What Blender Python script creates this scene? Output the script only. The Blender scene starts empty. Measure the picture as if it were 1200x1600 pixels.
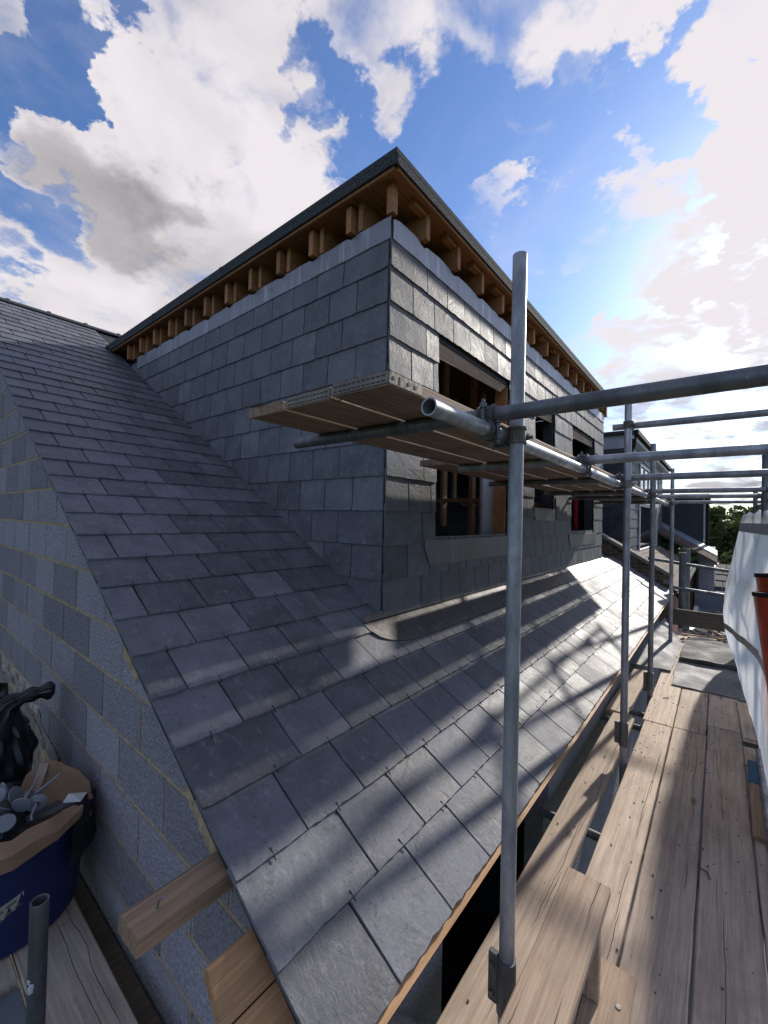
import bpy, math, random
from mathutils import Vector, Matrix, noise as mnoise
random.seed(7)
R = random.uniform
rad = math.radians
scene = bpy.context.scene
C = scene.collection

# ------------------------------------------------------------------ camera
CAM_Z = 1.74
cam = bpy.data.cameras.new('camera'); camo = bpy.data.objects.new('camera', cam); C.objects.link(camo)
cam.sensor_fit = 'HORIZONTAL'; cam.sensor_width = 36.0; cam.lens = 36.0*646.96/1200.0
cam.clip_start = 0.05; cam.clip_end = 3000
yaw, pit, rol = rad(-39.0402), rad(0.7383), rad(1.2865)
Fv = Vector((math.sin(yaw)*math.cos(pit), math.cos(yaw)*math.cos(pit), math.sin(pit)))
rv = Vector((math.cos(yaw), -math.sin(yaw), 0)); uv = rv.cross(Fv)
r2 = rv*math.cos(rol)+uv*math.sin(rol); u2 = -rv*math.sin(rol)+uv*math.cos(rol)
m = Matrix((r2, u2, -Fv)).transposed().to_4x4(); m.translation = (0, 0, CAM_Z)
camo.matrix_world = m
scene.camera = camo

# ------------------------------------------------------------------ sun, sky, exposure
SUN = Vector((0.265, 2.1, 1.0)).normalized()
SUN_EL = math.asin(SUN.z); SUN_AZ = math.atan2(SUN.x, SUN.y)
sl = bpy.data.lights.new('sun', 'SUN'); sl.energy = 2.9; sl.angle = rad(1.3); sl.color = (1.0, 0.93, 0.84)
so = bpy.data.objects.new('sun', sl); C.objects.link(so)
so.rotation_euler = (-SUN).to_track_quat('-Z', 'Y').to_euler()
scene.view_settings.view_transform = 'Standard'; scene.view_settings.look = 'None'
scene.view_settings.exposure = 0.86; scene.view_settings.gamma = 1.0
try: scene.view_settings.use_curve_mapping = False
except Exception: pass
scene.cycles.max_bounces = 8; scene.cycles.diffuse_bounces = 4; scene.cycles.glossy_bounces = 3

def px_dir(x, y):
    return (Fv + r2*((x-600)/646.96) - u2*((y-800)/646.96)).normalized()

world = bpy.data.worlds.new('World'); scene.world = world; world.use_nodes = True
wt = world.node_tree; wt.nodes.clear()
def wn(t, **k):
    n = wt.nodes.new(t)
    for a, b in k.items(): setattr(n, a, b)
    return n
def wm(op, a, b=None, c=None, clamp=False):
    n = wn('ShaderNodeMath', operation=op, use_clamp=clamp)
    for i, v in enumerate((a, b, c)):
        if v is None: continue
        if isinstance(v, (int, float)): n.inputs[i].default_value = v
        else: wt.links.new(v, n.inputs[i])
    return n.outputs[0]
SKY_STRENGTH = 0.125
sky = wn('ShaderNodeTexSky'); sky.sky_type = 'NISHITA'; sky.sun_disc = False
sky.sun_elevation = SUN_EL; sky.sun_rotation = SUN_AZ
sky.air_density = 1.0; sky.dust_density = 0.6; sky.ozone_density = 2.5
tc = wn('ShaderNodeTexCoord'); D = tc.outputs['Generated']
sep = wn('ShaderNodeSeparateXYZ'); wt.links.new(D, sep.inputs[0])
den = wm('ADD', wm('MAXIMUM', sep.outputs[2], 0.0), 0.22)
comb = wn('ShaderNodeCombineXYZ')
wt.links.new(wm('DIVIDE', sep.outputs[0], den), comb.inputs[0])
wt.links.new(wm('DIVIDE', sep.outputs[1], den), comb.inputs[1])
comb.inputs[2].default_value = 3.7
def wnoise(scale, detail, rough, dist=0.0, off=(0, 0, 0)):
    mp = wn('ShaderNodeMapping'); mp.inputs['Location'].default_value = off
    wt.links.new(comb.outputs[0], mp.inputs[0])
    n = wn('ShaderNodeTexNoise'); n.inputs['Scale'].default_value = scale; n.inputs['Detail'].default_value = detail
    n.inputs['Roughness'].default_value = rough; n.inputs['Distortion'].default_value = dist
    wt.links.new(mp.outputs[0], n.inputs['Vector']); return n.outputs[0]
wv = wn('ShaderNodeTexNoise'); wv.inputs['Scale'].default_value = 3.6; wv.inputs['Detail'].default_value = 9; wv.inputs['Roughness'].default_value = .60
wt.links.new(comb.outputs[0], wv.inputs['Vector'])
wsub = wn('ShaderNodeVectorMath', operation='SUBTRACT'); wt.links.new(wv.outputs['Color'], wsub.inputs[0]); wsub.inputs[1].default_value = (.5, .5, .5)
wsc = wn('ShaderNodeVectorMath', operation='SCALE'); wt.links.new(wsub.outputs[0], wsc.inputs[0]); wsc.inputs['Scale'].default_value = .62
wad = wn('ShaderNodeVectorMath', operation='ADD'); wt.links.new(D, wad.inputs[0]); wt.links.new(wsc.outputs[0], wad.inputs[1])
wno = wn('ShaderNodeVectorMath', operation='NORMALIZE'); wt.links.new(wad.outputs[0], wno.inputs[0]); DW = wno.outputs[0]
def blob(x, y, rpx, gain, inner=0.0):
    d = px_dir(x, y)
    vm = wn('ShaderNodeVectorMath', operation='DOT_PRODUCT'); wt.links.new(DW, vm.inputs[0]); vm.inputs[1].default_value = d
    e = px_dir(x+rpx, y)
    mr = wn('ShaderNodeMapRange', interpolation_type='SMOOTHSTEP')
    wt.links.new(vm.outputs['Value'], mr.inputs['Value'])
    mr.inputs['From Min'].default_value = d.dot(e); mr.inputs['From Max'].default_value = 1-(1-d.dot(e))*inner
    mr.inputs['To Min'].default_value = 0; mr.inputs['To Max'].default_value = gain
    return mr.outputs[0]
cov = wm('MULTIPLY_ADD', wnoise(3.1, 10, 0.56, 0.5, (1.3, 0.4, 0)), 2.2, -0.86)
for b in ((330, 200, 330, .26, .15), (180, 330, 230, .24, .1), (420, 330, 190, .24, .1), (300, 40, 220, .25, .1), (560, 30, 130, .25, .1), (690, 60, 120, .22, .1),
          (240, 470, 110, .15, .1), (60, 430, 130, .12, .1),
          (1190, 60, 230, .40, .3), (1000, 20, 170, .32, .2), (1130, 250, 180, .38, .3), (960, 275, 110, .42, .2), (1160, 420, 190, .42, .2), (1010, 440, 80, .25, .2), (1020, 560, 160, .35, .2),
          (765, 345, 48, .42, .1), (920, 590, 90, .15, .1), (1250, 560, 200, .3, .2),
          (800, 330, 420, -.16, .5), (70, 80, 120, -.95, .2), (-10, 240, 140, -.55, .1), (60, 200, 60, -.25, .1), (680, 225, 130, -.5, .2), (600, 250, 120, -.45, .1), (850, 480, 120, -.55, .2), (830, 190, 120, -.40, .2), (700, 330, 120, -.32, .1), (110, 440, 60, -.18, .1), (10, 440, 70, -.3, .1),
          (1050, 160, 110, -.85, .2), (960, 130, 90, -.5, .2), (880, 90, 80, -.25, .1), (1150, 255, 50, -.5, .1), (1085, 350, 70, -.35, .1), (1130, 375, 60, -.45, .1), (1150, 500, 60, -.35, .1), (960, 470, 40, -.35, .1), (760, 250, 60, -.2, .1), (505, 80, 60, -.55, .1), (430, 95, 40, -.35, .1), (560, 190, 60, -.4, .1), (130, 100, 50, -.45, .1), (150, 235, 45, -.35, .1), (40, 170, 60, -.3, .1), (385, 215, 35, -.3, .1), (500, 215, 45, -.25, .1)):
    if b[3]: cov = wm('ADD', cov, blob(*b))
mk = wn('ShaderNodeMapRange', interpolation_type='SMOOTHSTEP'); wt.links.new(cov, mk.inputs['Value'])
mk.inputs['From Min'].default_value = 0.0; mk.inputs['From Max'].default_value = 0.66
veil = wn('ShaderNodeMapRange', interpolation_type='SMOOTHSTEP'); wt.links.new(wnoise(1.5, 9, .62, .8, (5.1, 2.2, 0)), veil.inputs['Value'])
veil.inputs['From Min'].default_value = .40; veil.inputs['From Max'].default_value = .80; veil.inputs['To Min'].default_value = 0; veil.inputs['To Max'].default_value = .55
mask = wm('MAXIMUM', mk.outputs[0], veil.outputs[0])
# cloud brightness: soft grey undersides, brighter towards the sun
sh = wn('ShaderNodeMapRange', interpolation_type='SMOOTHSTEP'); wt.links.new(wnoise(2.6, 5, 0.5, 0.4, (7.2, 3.1, 0)), sh.inputs['Value'])
sh.inputs['From Min'].default_value = 0.30; sh.inputs['From Max'].default_value = 0.68
sh.inputs['To Min'].default_value = 0.72; sh.inputs['To Max'].default_value = 1.02
br = wm('SUBTRACT', sh.outputs[0], blob(230, 320, 120, .30, .1))
br = wm('SUBTRACT', br, blob(330, 350, 90, .08, .1))
br = wm('SUBTRACT', br, blob(620, 20, 90, .12, .1))
sd = wn('ShaderNodeVectorMath', operation='DOT_PRODUCT'); wt.links.new(D, sd.inputs[0]); sd.inputs[1].default_value = SUN
sg = wm('POWER', wm('MAXIMUM', sd.outputs['Value'], 0.0), 5.0)
br = wm('MULTIPLY_ADD', sg, 0.75, br)
lay = wn('ShaderNodeMapRange', interpolation_type='SMOOTHSTEP'); wt.links.new(sep.outputs[2], lay.inputs['Value'])   # grey-blue layer low over the horizon
lay.inputs['From Min'].default_value = 0.02; lay.inputs['From Max'].default_value = 0.24; lay.inputs['To Min'].default_value = -0.36; lay.inputs['To Max'].default_value = 0
bandn = wn('ShaderNodeTexNoise'); bandn.inputs['Scale'].default_value = 2.4; bandn.inputs['Detail'].default_value = 6; bandn.inputs['Roughness'].default_value = .55
bmp = wn('ShaderNodeMapping'); bmp.inputs['Scale'].default_value = (1.0, 1.0, 5.5); bmp.inputs['Location'].default_value = (2.2, .4, 1.7); wt.links.new(D, bmp.inputs[0]); wt.links.new(bmp.outputs[0], bandn.inputs['Vector'])
bank = wn('ShaderNodeMapRange', interpolation_type='SMOOTHSTEP'); wt.links.new(bandn.outputs[0], bank.inputs['Value'])
bank.inputs['From Min'].default_value = .40; bank.inputs['From Max'].default_value = .60; bank.inputs['To Min'].default_value = 1; bank.inputs['To Max'].default_value = 0
bank = bank.outputs[0]
bel = wn('ShaderNodeMapRange', interpolation_type='SMOOTHSTEP'); wt.links.new(sep.outputs[2], bel.inputs['Value'])
bel.inputs['From Min'].default_value = .16; bel.inputs['From Max'].default_value = .34; bel.inputs['To Min'].default_value = 1; bel.inputs['To Max'].default_value = 0
bank = wm('MULTIPLY', bank, bel.outputs[0])
br = wm('MINIMUM', wm('MAXIMUM', br, 0.22), 1.0)
br = wm('SUBTRACT', br, wm('MULTIPLY', bank, 0.46)); br = wm('ADD', br, lay.outputs[0])
ccol = wn('ShaderNodeMix', data_type='RGBA'); ccol.inputs['Factor'].default_value = 1
cs = wn('ShaderNodeVectorMath', operation='SCALE'); cs.inputs[0].default_value = (0.480/SKY_STRENGTH, 0.455/SKY_STRENGTH, 0.474/SKY_STRENGTH)
wt.links.new(br, cs.inputs['Scale'])
skyg = wn('ShaderNodeVectorMath', operation='MULTIPLY'); wt.links.new(sky.outputs[0], skyg.inputs[0]); skyg.inputs[1].default_value = (0.52, 0.63, 0.82)
mx = wn('ShaderNodeMix', data_type='RGBA'); wt.links.new(mask, mx.inputs['Factor'])
wt.links.new(skyg.outputs[0], mx.inputs['A']); wt.links.new(cs.outputs[0], mx.inputs['B'])
bg = wn('ShaderNodeBackground'); bg.inputs['Strength'].default_value = SKY_STRENGTH
wt.links.new(mx.outputs['Result'], bg.inputs['Color'])
tint = wn('ShaderNodeMix', data_type='RGBA'); wt.links.new(bank, tint.inputs['Factor']); wt.links.new(cs.outputs[0], tint.inputs['A'])
tv = wn('ShaderNodeVectorMath', operation='MULTIPLY'); wt.links.new(cs.outputs[0], tv.inputs[0]); tv.inputs[1].default_value = (.84, .98, 1.22); wt.links.new(tv.outputs[0], tint.inputs['B'])
wt.links.new(tint.outputs['Result'], mx.inputs['B'])
wo = wn('ShaderNodeOutputWorld'); wt.links.new(bg.outputs[0], wo.inputs[0])

# ------------------------------------------------------------------ materials
class MT:
    def __init__(s, name, rough=0.6, metal=0.0, spec=0.5):
        s.m = bpy.data.materials.new(name); s.m.use_nodes = True; s.t = s.m.node_tree
        s.b = s.t.nodes['Principled BSDF']; s.b.inputs['Roughness'].default_value = rough
        s.b.inputs['Metallic'].default_value = metal; s.b.inputs['Specular IOR Level'].default_value = spec
        tcn = s.t.nodes.new('ShaderNodeTexCoord'); oi = s.t.nodes.new('ShaderNodeObjectInfo'); s.rnd = oi.outputs['Random']
        vm = s.t.nodes.new('ShaderNodeVectorMath'); vm.operation = 'SCALE'; vm.inputs[0].default_value = (13.1, 27.7, 9.3)
        s.t.links.new(oi.outputs['Random'], vm.inputs['Scale'])
        ad = s.t.nodes.new('ShaderNodeVectorMath'); ad.operation = 'ADD'
        s.t.links.new(tcn.outputs['Object'], ad.inputs[0]); s.t.links.new(vm.outputs[0], ad.inputs[1]); s.v = ad.outputs[0]
    def _in(s, sock, v):
        if isinstance(v, (int, float)): sock.default_value = v
        elif isinstance(v, tuple): sock.default_value = (*v, 1) if len(v) == 3 and len(sock.default_value) == 4 else v
        else: s.t.links.new(v, sock)
    def noise(s, scale, detail=4, rough=0.5, dist=0.0, stretch=(1, 1, 1), off=(0, 0, 0)):
        mp = s.t.nodes.new('ShaderNodeMapping'); mp.inputs['Scale'].default_value = stretch; mp.inputs['Location'].default_value = off
        s.t.links.new(s.v, mp.inputs[0])
        n = s.t.nodes.new('ShaderNodeTexNoise'); n.inputs['Scale'].default_value = scale; n.inputs['Detail'].default_value = detail
        n.inputs['Roughness'].default_value = rough; n.inputs['Distortion'].default_value = dist
        s.t.links.new(mp.outputs[0], n.inputs['Vector']); return n.outputs[0]
    def voro(s, scale, stretch=(1, 1, 1), feature='F1'):
        mp = s.t.nodes.new('ShaderNodeMapping'); mp.inputs['Scale'].default_value = stretch; s.t.links.new(s.v, mp.inputs[0])
        n = s.t.nodes.new('ShaderNodeTexVoronoi'); n.feature = feature; n.inputs['Scale'].default_value = scale
        s.t.links.new(mp.outputs[0], n.inputs['Vector']); return n.outputs['Distance']
    def rng(s, v, a, b, c=0.0, d=1.0, smooth=True):
        n = s.t.nodes.new('ShaderNodeMapRange'); n.interpolation_type = 'SMOOTHSTEP' if smooth else 'LINEAR'
        s.t.links.new(v, n.inputs['Value'])
        for k, x in zip(('From Min', 'From Max', 'To Min', 'To Max'), (a, b, c, d)): n.inputs[k].default_value = x
        return n.outputs[0]
    def math(s, op, a, b=0.0):
        n = s.t.nodes.new('ShaderNodeMath'); n.operation = op; s._in(n.inputs[0], a); s._in(n.inputs[1], b); return n.outputs[0]
    def mix(s, f, a, b, mode='MIX'):
        n = s.t.nodes.new('ShaderNodeMix'); n.data_type = 'RGBA'; n.blend_type = mode
        s._in(n.inputs['Factor'], f); s._in(n.inputs['A'], a); s._in(n.inputs['B'], b); return n.outputs['Result']
    def scale(s, col, f):
        n = s.t.nodes.new('ShaderNodeVectorMath'); n.operation = 'SCALE'; s._in(n.inputs[0], col); s._in(n.inputs['Scale'], f); return n.outputs[0]
    def col(s, v): s._in(s.b.inputs['Base Color'], v); return s
    def rough(s, v): s._in(s.b.inputs['Roughness'], v); return s
    def bump(s, h, strength=0.5, dist=0.01):
        n = s.t.nodes.new('ShaderNodeBump'); n.inputs['Strength'].default_value = strength; n.inputs['Distance'].default_value = dist
        s.t.links.new(h, n.inputs['Height']); s.t.links.new(n.outputs[0], s.b.inputs['Normal']); return s

def mat_slate(name, a, b, rough=(.36, .52), spec=.5):
    M = MT(name, spec=spec)
    n1 = M.noise(5, 6, .6); n2 = M.noise(1, 5, .65, 1.5, (9, 38, 9)); n3 = M.noise(70, 3, .6)
    c = M.mix(M.rng(n1, .3, .7), a, b)
    c = M.mix(M.rng(n2, .60, .80, 0, .45), c, tuple(x*2.0 for x in b))
    c = M.mix(M.rng(M.noise(2.2, 7, .75, .8, (1, 1, 1), (4, 4, 0)), .62, .82, 0, .38), c, (.27, .275, .285))
    c = M.mix(M.rng(n3, .66, .80, 0, .3), c, (.24, .25, .27))
    c = M.scale(c, M.rng(M.rnd, 0, 1, .74, 1.28, False))
    M.col(c); M.rough(M.math('ADD', M.rng(n1, .25, .75, rough[0], rough[1]), M.rng(M.rnd, 0, 1, -.06, .08, False)))
    hl = M.math('ABSOLUTE', M.math('SUBTRACT', M.noise(26, 2, .5, 2.2, (1, .8, 1), (6, 1, 3)), .5))
    hm = M.math('MULTIPLY', M.rng(hl, 0, .012, 1, 0), M.rng(M.noise(5, 3, .6, 0, (1, 1, 1), (1, 8, 2)), .50, .62))
    c = M.mix(M.math('MULTIPLY', hm, .65), c, tuple(x*.45 for x in a)); M.col(c)
    h = M.math('ADD', M.math('MULTIPLY', n2, .7), M.math('MULTIPLY', M.noise(38, 7, .72, .5, (1, .6, 1)), 1.1))
    c = M.mix(M.rng(M.noise(30, 6, .75, .4, (1, .5, 1)), .52, .72, 0, .55), c, tuple(x*1.75 for x in b)); c = M.mix(M.rng(M.noise(45, 4, .7), .56, .70, 0, .5), c, tuple(x*.5 for x in a)); M.col(c)
    h = M.math('ADD', h, M.math('MULTIPLY', M.rng(M.noise(3.4, 3, .5, 1.2), .47, .53), .35)); h = M.math('SUBTRACT', h, M.math('MULTIPLY', hm, .6))
    M.bump(h, .55, .0045); return M.m
MS = mat_slate('slate', (.100, .103, .116), (.154, .158, .176), (.52, .65), .34)
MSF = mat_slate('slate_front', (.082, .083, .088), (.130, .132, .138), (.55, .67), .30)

def mat_wood(name, a, b, crack=1.0, rough=.75, ax='y', dirt=.5):
    M = MT(name, rough, spec=.22); t = M.t
    Y = ax == 'y'
    def st(p, q): return (p, q, p) if Y else (q, p, p)
    g = M.noise(3.2, 7, .65, .35, st(24, .9)); g2 = M.noise(6, 5, .6, .15, st(38, .8))
    mp = t.nodes.new('ShaderNodeMapping'); mp.inputs['Scale'].default_value = st(1, .07); t.links.new(M.v, mp.inputs[0])
    wv_ = t.nodes.new('ShaderNodeTexWave'); wv_.wave_type = 'BANDS'; wv_.bands_direction = 'X' if Y else 'Y'
    for k, x in zip(('Scale', 'Distortion', 'Detail', 'Detail Scale', 'Detail Roughness'), (7, 9, 4, 1.6, .65)): wv_.inputs[k].default_value = x
    t.links.new(mp.outputs[0], wv_.inputs['Vector']); fig = wv_.outputs['Fac']
    c = M.mix(M.rng(g, .3, .7), a, b)
    c = M.mix(M.math('MULTIPLY', M.rng(fig, .5, 1.0), .26), c, tuple(x*.55 for x in a))
    c = M.mix(M.rng(g2, .52, .74, 0, .55), c, tuple(x*.48 for x in a))
    big = M.noise(2.3, 7, .66, .4, st(1, .55))
    c = M.mix(M.rng(big, .44, .70, 0, dirt), c, tuple(x*y for x, y in zip(a, (.48, .47, .48))))
    c = M.mix(M.rng(M.noise(4, 6, .7, .6, (1, 1, 1), (5, 3, 1)), .58, .74, 0, .5*dirt), c, tuple(min(.8, x*1.25) for x in b))
    c = M.mix(M.rng(M.noise(11, 6, .75, .3), .60, .74, 0, .5*dirt), c, tuple(x*.38 for x in a))
    # drying cracks: thin wandering lines along the grain, placed per board
    tcn = [n for n in t.nodes if n.type == 'TEX_COORD'][0]
    sp = t.nodes.new('ShaderNodeSeparateXYZ'); t.links.new(tcn.outputs['Object'], sp.inputs[0])
    across, along = (sp.outputs[0], sp.outputs[1]) if Y else (sp.outputs[1], sp.outputs[0])
    ckm = None
    for q, (seed, amp) in enumerate(((17.3, .030), (41.9, .055))):
        w1 = t.nodes.new('ShaderNodeTexNoise'); w1.noise_dimensions = '1D'; w1.inputs['Scale'].default_value = 1.6; w1.inputs['Detail'].default_value = 4; w1.inputs['Roughness'].default_value = .5
        t.links.new(M.math('ADD', along, M.math('MULTIPLY', M.rnd, seed)), w1.inputs['W'])
        off = M.math('SUBTRACT', M.math('MULTIPLY', M.math('FRACT', M.math('MULTIPLY', M.rnd, seed*3.7)), .17), .085)
        pos = M.math('ADD', off, M.math('MULTIPLY', M.math('SUBTRACT', w1.outputs['Fac'], .5), amp))
        d = M.math('ABSOLUTE', M.math('SUBTRACT', across, pos))
        w2 = t.nodes.new('ShaderNodeTexNoise'); w2.noise_dimensions = '1D'; w2.inputs['Scale'].default_value = .75; w2.inputs['Detail'].default_value = 2
        t.links.new(M.math('ADD', along, M.math('MULTIPLY', M.rnd, seed*1.9)), w2.inputs['W'])
        k_ = M.math('MULTIPLY', M.rng(d, .0004, .0017, 1, 0), M.rng(w2.outputs['Fac'], .50, .56))
        ckm = k_ if ckm is None else M.math('MAXIMUM', ckm, k_)
    c = M.mix(M.math('MULTIPLY', ckm, .9*crack), c, (.02, .015, .012))
    kn = M.voro(1.0, st(4.6, 1.7))
    c = M.mix(M.rng(kn, .03, .12, .75, 0), c, tuple(x*.30 for x in a))
    # short nicks across the grain and dark specks
    nk = M.rng(M.voro(1.0, st(9, 26)), .0, .055, 1, 0)
    c = M.mix(M.math('MULTIPLY', nk, .6*dirt), c, tuple(x*.25 for x in a))
    c = M.scale(c, M.rng(M.rnd, 0, 1, .86, 1.14, False))
    M.col(c)
    h = M.math('SUBTRACT', M.math('ADD', M.math('MULTIPLY', g, .8), M.math('MULTIPLY', g2, .5)), M.math('MULTIPLY', ckm, 2.0*crack))
    M.bump(h, .6, .004); return M.m
MW = mat_wood('weathered_board', (.34, .265, .20), (.47, .375, .29))
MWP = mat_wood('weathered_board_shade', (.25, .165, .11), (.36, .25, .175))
MWX = mat_wood('weathered_board_cross', (.44, .365, .285), (.60, .505, .40))
MNEW = mat_wood('new_timber', (.42, .235, .11), (.58, .345, .18), .25, .6, 'y', .25)
MNEWX = mat_wood('new_timber_cross', (.42, .235, .11), (.55, .33, .17), .25, .6, 'x', .25)
MNOG = mat_wood('noggin_timber', (.35, .155, .062), (.48, .24, .108), .3, .65, 'y', .3)
MDARKW = mat_wood('dark_timber', (.12, .095, .07), (.19, .15, .11), .6)
MLINT = mat_wood('lintel_timber', (.30, .215, .145), (.42, .31, .22), .7)

def mat_block(name, a, b):
    M = MT(name, .9, spec=.2)
    v = M.voro(70); n = M.noise(85, 4, .7); n1 = M.noise(2.5, 5, .6)
    c = M.mix(M.rng(n, .35, .65), a, b)
    c = M.mix(M.rng(v, .0, .32, .55, 0), c, tuple(x*.42 for x in a))
    c = M.mix(M.rng(n1, .5, .75, 0, .5), c, tuple(x*.7 for x in a))
    c = M.mix(M.rng(M.noise(2.1, 6, .7, .5, (1, 1, .5), (9, 2, 1)), .62, .78, 0, .45), c, (.24, .19, .13))
    c = M.scale(c, M.rng(M.rnd, 0, 1, .74, 1.18, False)); M.col(c)
    M.bump(M.math('ADD', M.math('MULTIPLY', n, .8), M.math('MULTIPLY', v, .9)), .8, .008); return M.m
MB_ = mat_block('concrete_block', (.215, .21, .23), (.335, .325, .35))
def mat_mortar(name, a):
    M = MT(name, .95, spec=.1); n = M.noise(18, 6, .7)
    M.col(M.mix(M.rng(n, .3, .7), a, tuple(x*.6 for x in a))); M.bump(M.noise(60, 5, .7), .7, .01); return M.m
MMOR = mat_mortar('tan_mortar', (.50, .385, .24))
MMORG = mat_mortar('grey_mortar', (.35, .33, .29))
def mat_render(name):
    M = MT(name, .95, spec=.1); n = M.noise(3, 8, .65, .4)
    c = M.mix(M.rng(n, .35, .68), (.20, .18, .15), (.31, .285, .245)); c = M.mix(M.rng(M.noise(7, 6, .7, .6), .56, .72, 0, .7), c, (.14, .115, .09))
    M.col(c); M.bump(M.noise(22, 8, .72), .8, .02); return M.m
MREN = mat_render('old_render')
def mat_brick(name, a, b):
    M = MT(name, .9, spec=.15); n = M.noise(6, 6, .7)
    c = M.scale(M.mix(M.rng(n, .3, .7), a, b), M.rng(M.rnd, 0, 1, .6, 1.35, False)); M.col(c); M.bump(M.noise(50, 5, .7), .6, .008); return M.m
MBR = mat_brick('stock_brick', (.13, .09, .065), (.20, .145, .10))
MBRR = mat_brick('red_brick', (.26, .11, .07), (.34, .17, .11))
MOLDB = mat_brick('old_rubble_brick', (.24, .22, .20), (.36, .34, .31))

def mat_galv(name, base=(.39, .40, .42), rough=.45):
    M = MT(name, rough, .50, .5)
    n = M.noise(9, 7, .7, .4, (1, 1, .35)); v = M.noise(55, 4, .7)
    c = M.mix(M.rng(n, .35, .68), tuple(x*.55 for x in base), base)
    c = M.mix(M.rng(v, .60, .75, 0, .5), c, tuple(x*.35 for x in base))
    c = M.mix(M.rng(M.noise(5, 6, .75, .2, (1, 1, 1), (2, 8, 5)), .58, .72, 0, .7), c, (.20, .145, .10))
    c = M.mix(M.rng(M.noise(16, 5, .7, .3, (1, 1, .5), (7, 1, 3)), .64, .70, 0, .55), c, (.52, .51, .48))
    c = M.scale(c, M.rng(M.rnd, 0, 1, .8, 1.15, False)); M.col(c)
    M.rough(M.rng(n, .3, .7, rough+.14, rough-.08)); M.bump(M.math('ADD', v, n), .18, .003); return M.m
MG = mat_galv('galvanised_steel')
MGD = mat_galv('dull_steel', (.20, .21, .22), .5)
MCOUP = mat_galv('cast_coupler', (.22, .20, .175), .58)

def mat_lead(name, a, b, rough=.42, metal=.5):
    M = MT(name, rough, metal, .5)
    n = M.noise(2.5, 6, .65, .6, (1, 1, 1)); s_ = M.noise(1.6, 6, .65, .4, (11, 11, .7))
    c = M.mix(M.rng(n, .3, .7), a, b); c = M.mix(M.rng(s_, .50, .70, 0, .7), c, tuple(x*1.6 for x in b)); c = M.mix(M.rng(M.noise(4, 6, .7, 1), .6, .75, 0, .5), c, tuple(x*.45 for x in a))
    M.col(c); M.rough(M.rng(n, .3, .7, rough-.08, rough+.15)); M.bump(M.math('ADD', n, M.math('MULTIPLY', s_, .5)), .25, .01); return M.m
MLEAD = mat_lead('lead_sheet', (.20, .20, .205), (.30, .30, .31))
MLEADB = mat_lead('lead_lit_front', (.26, .265, .29), (.40, .41, .45), .48, .3)  # front capping: sky light on that face put into a paler colour
MLEADC = mat_lead('lead_shaded_cheek', (.19, .19, .21), (.30, .30, .33), .5, .25)  # same lead on the cheek, its shade put into a darker colour
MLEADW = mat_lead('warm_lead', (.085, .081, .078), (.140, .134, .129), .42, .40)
def mat_simple(name, c, rough=.6, metal=0, bump=0, var=.25, spec=.4, bs=25):
    M = MT(name, rough, metal, spec); n = M.noise(4, 6, .65)
    M.col(M.mix(M.rng(n, .3, .72), tuple(x*(1-var) for x in c), c))
    if bump: M.bump(M.noise(bs, 6, .65), bump, .01)
    return M.m
def mat_felt(name, a, b, s=140):
    M = MT(name, .9, spec=.2); n = M.noise(s, 2, .5); M.col(M.mix(M.rng(n, .50, .66), a, b)); M.bump(n, .6, .004); return M.m
MFELT = mat_felt('mineral_felt', (.035, .038, .040), (.15, .16, .165))
MFELTS = mat_felt('flat_felt', (.055, .058, .062), (.085, .088, .094), 40)
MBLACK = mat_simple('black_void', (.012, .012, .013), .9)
MDARK = mat_simple('dark_membrane', (.022, .025, .030), .7)
MINT = mat_simple('interior_board', (.14, .09, .055), .9, bump=.2)
MBLUEI = mat_simple('interior_blue_membrane', (.012, .016, .05), .6)
MBAG = MT('black_polythene', .32, 0, .55).col((.008, .008, .009)).m
MTUB = mat_simple('blue_plastic', (.014, .026, .105), .45, bump=.15, bs=9)
MCARD = mat_simple('cardboard', (.31, .195, .118), .85, bump=.2)
MTAPE = mat_simple('packing_tape', (.40, .30, .23), .25)
MWHITE = mat_simple('white_plastic', (.62, .62, .60), .5)
MGREYP = mat_simple('grey_plastic', (.23, .25, .28), .5)
MPAPER = mat_simple('paper_label', (.42, .42, .38), .6)
MREDP = mat_simple('red_plastic', (.62, .075, .025), .45, bump=.3, bs=6, var=.45)
MREDT = mat_simple('red_cloth', (.35, .01, .02), .7)
MBLUEP = mat_simple('blue_paint', (.02, .10, .19), .7, bump=.2)
MWFR = mat_simple('white_frame', (.70, .71, .72), .5, var=.1)
MGWALL = mat_simple('grey_rendered_wall', (.20, .22, .25), .85, bump=.2)
MPWALL = mat_simple('pale_paving', (.48, .43, .37), .9, bump=.2)
MNSL = mat_slate('dark_neighbour_slate', (.022, .026, .036), (.034, .040, .052), (.5, .6), .4)
MTILE = mat_simple('brown_roof_tile', (.175, .125, .105), .85, bump=.4, var=.4, spec=.15)
MGL = MT('dark_glass', .06, 0, .5).col((.015, .017, .02)).m
MGLG = MT('green_glass_roof', .12, 0, .6); MGLG = MGLG.col(MGLG.mix(MGLG.rng(MGLG.noise(2.5, 7, .7, .6), .40, .66), (.05, .075, .06), (.30, .34, .32))).m
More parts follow.
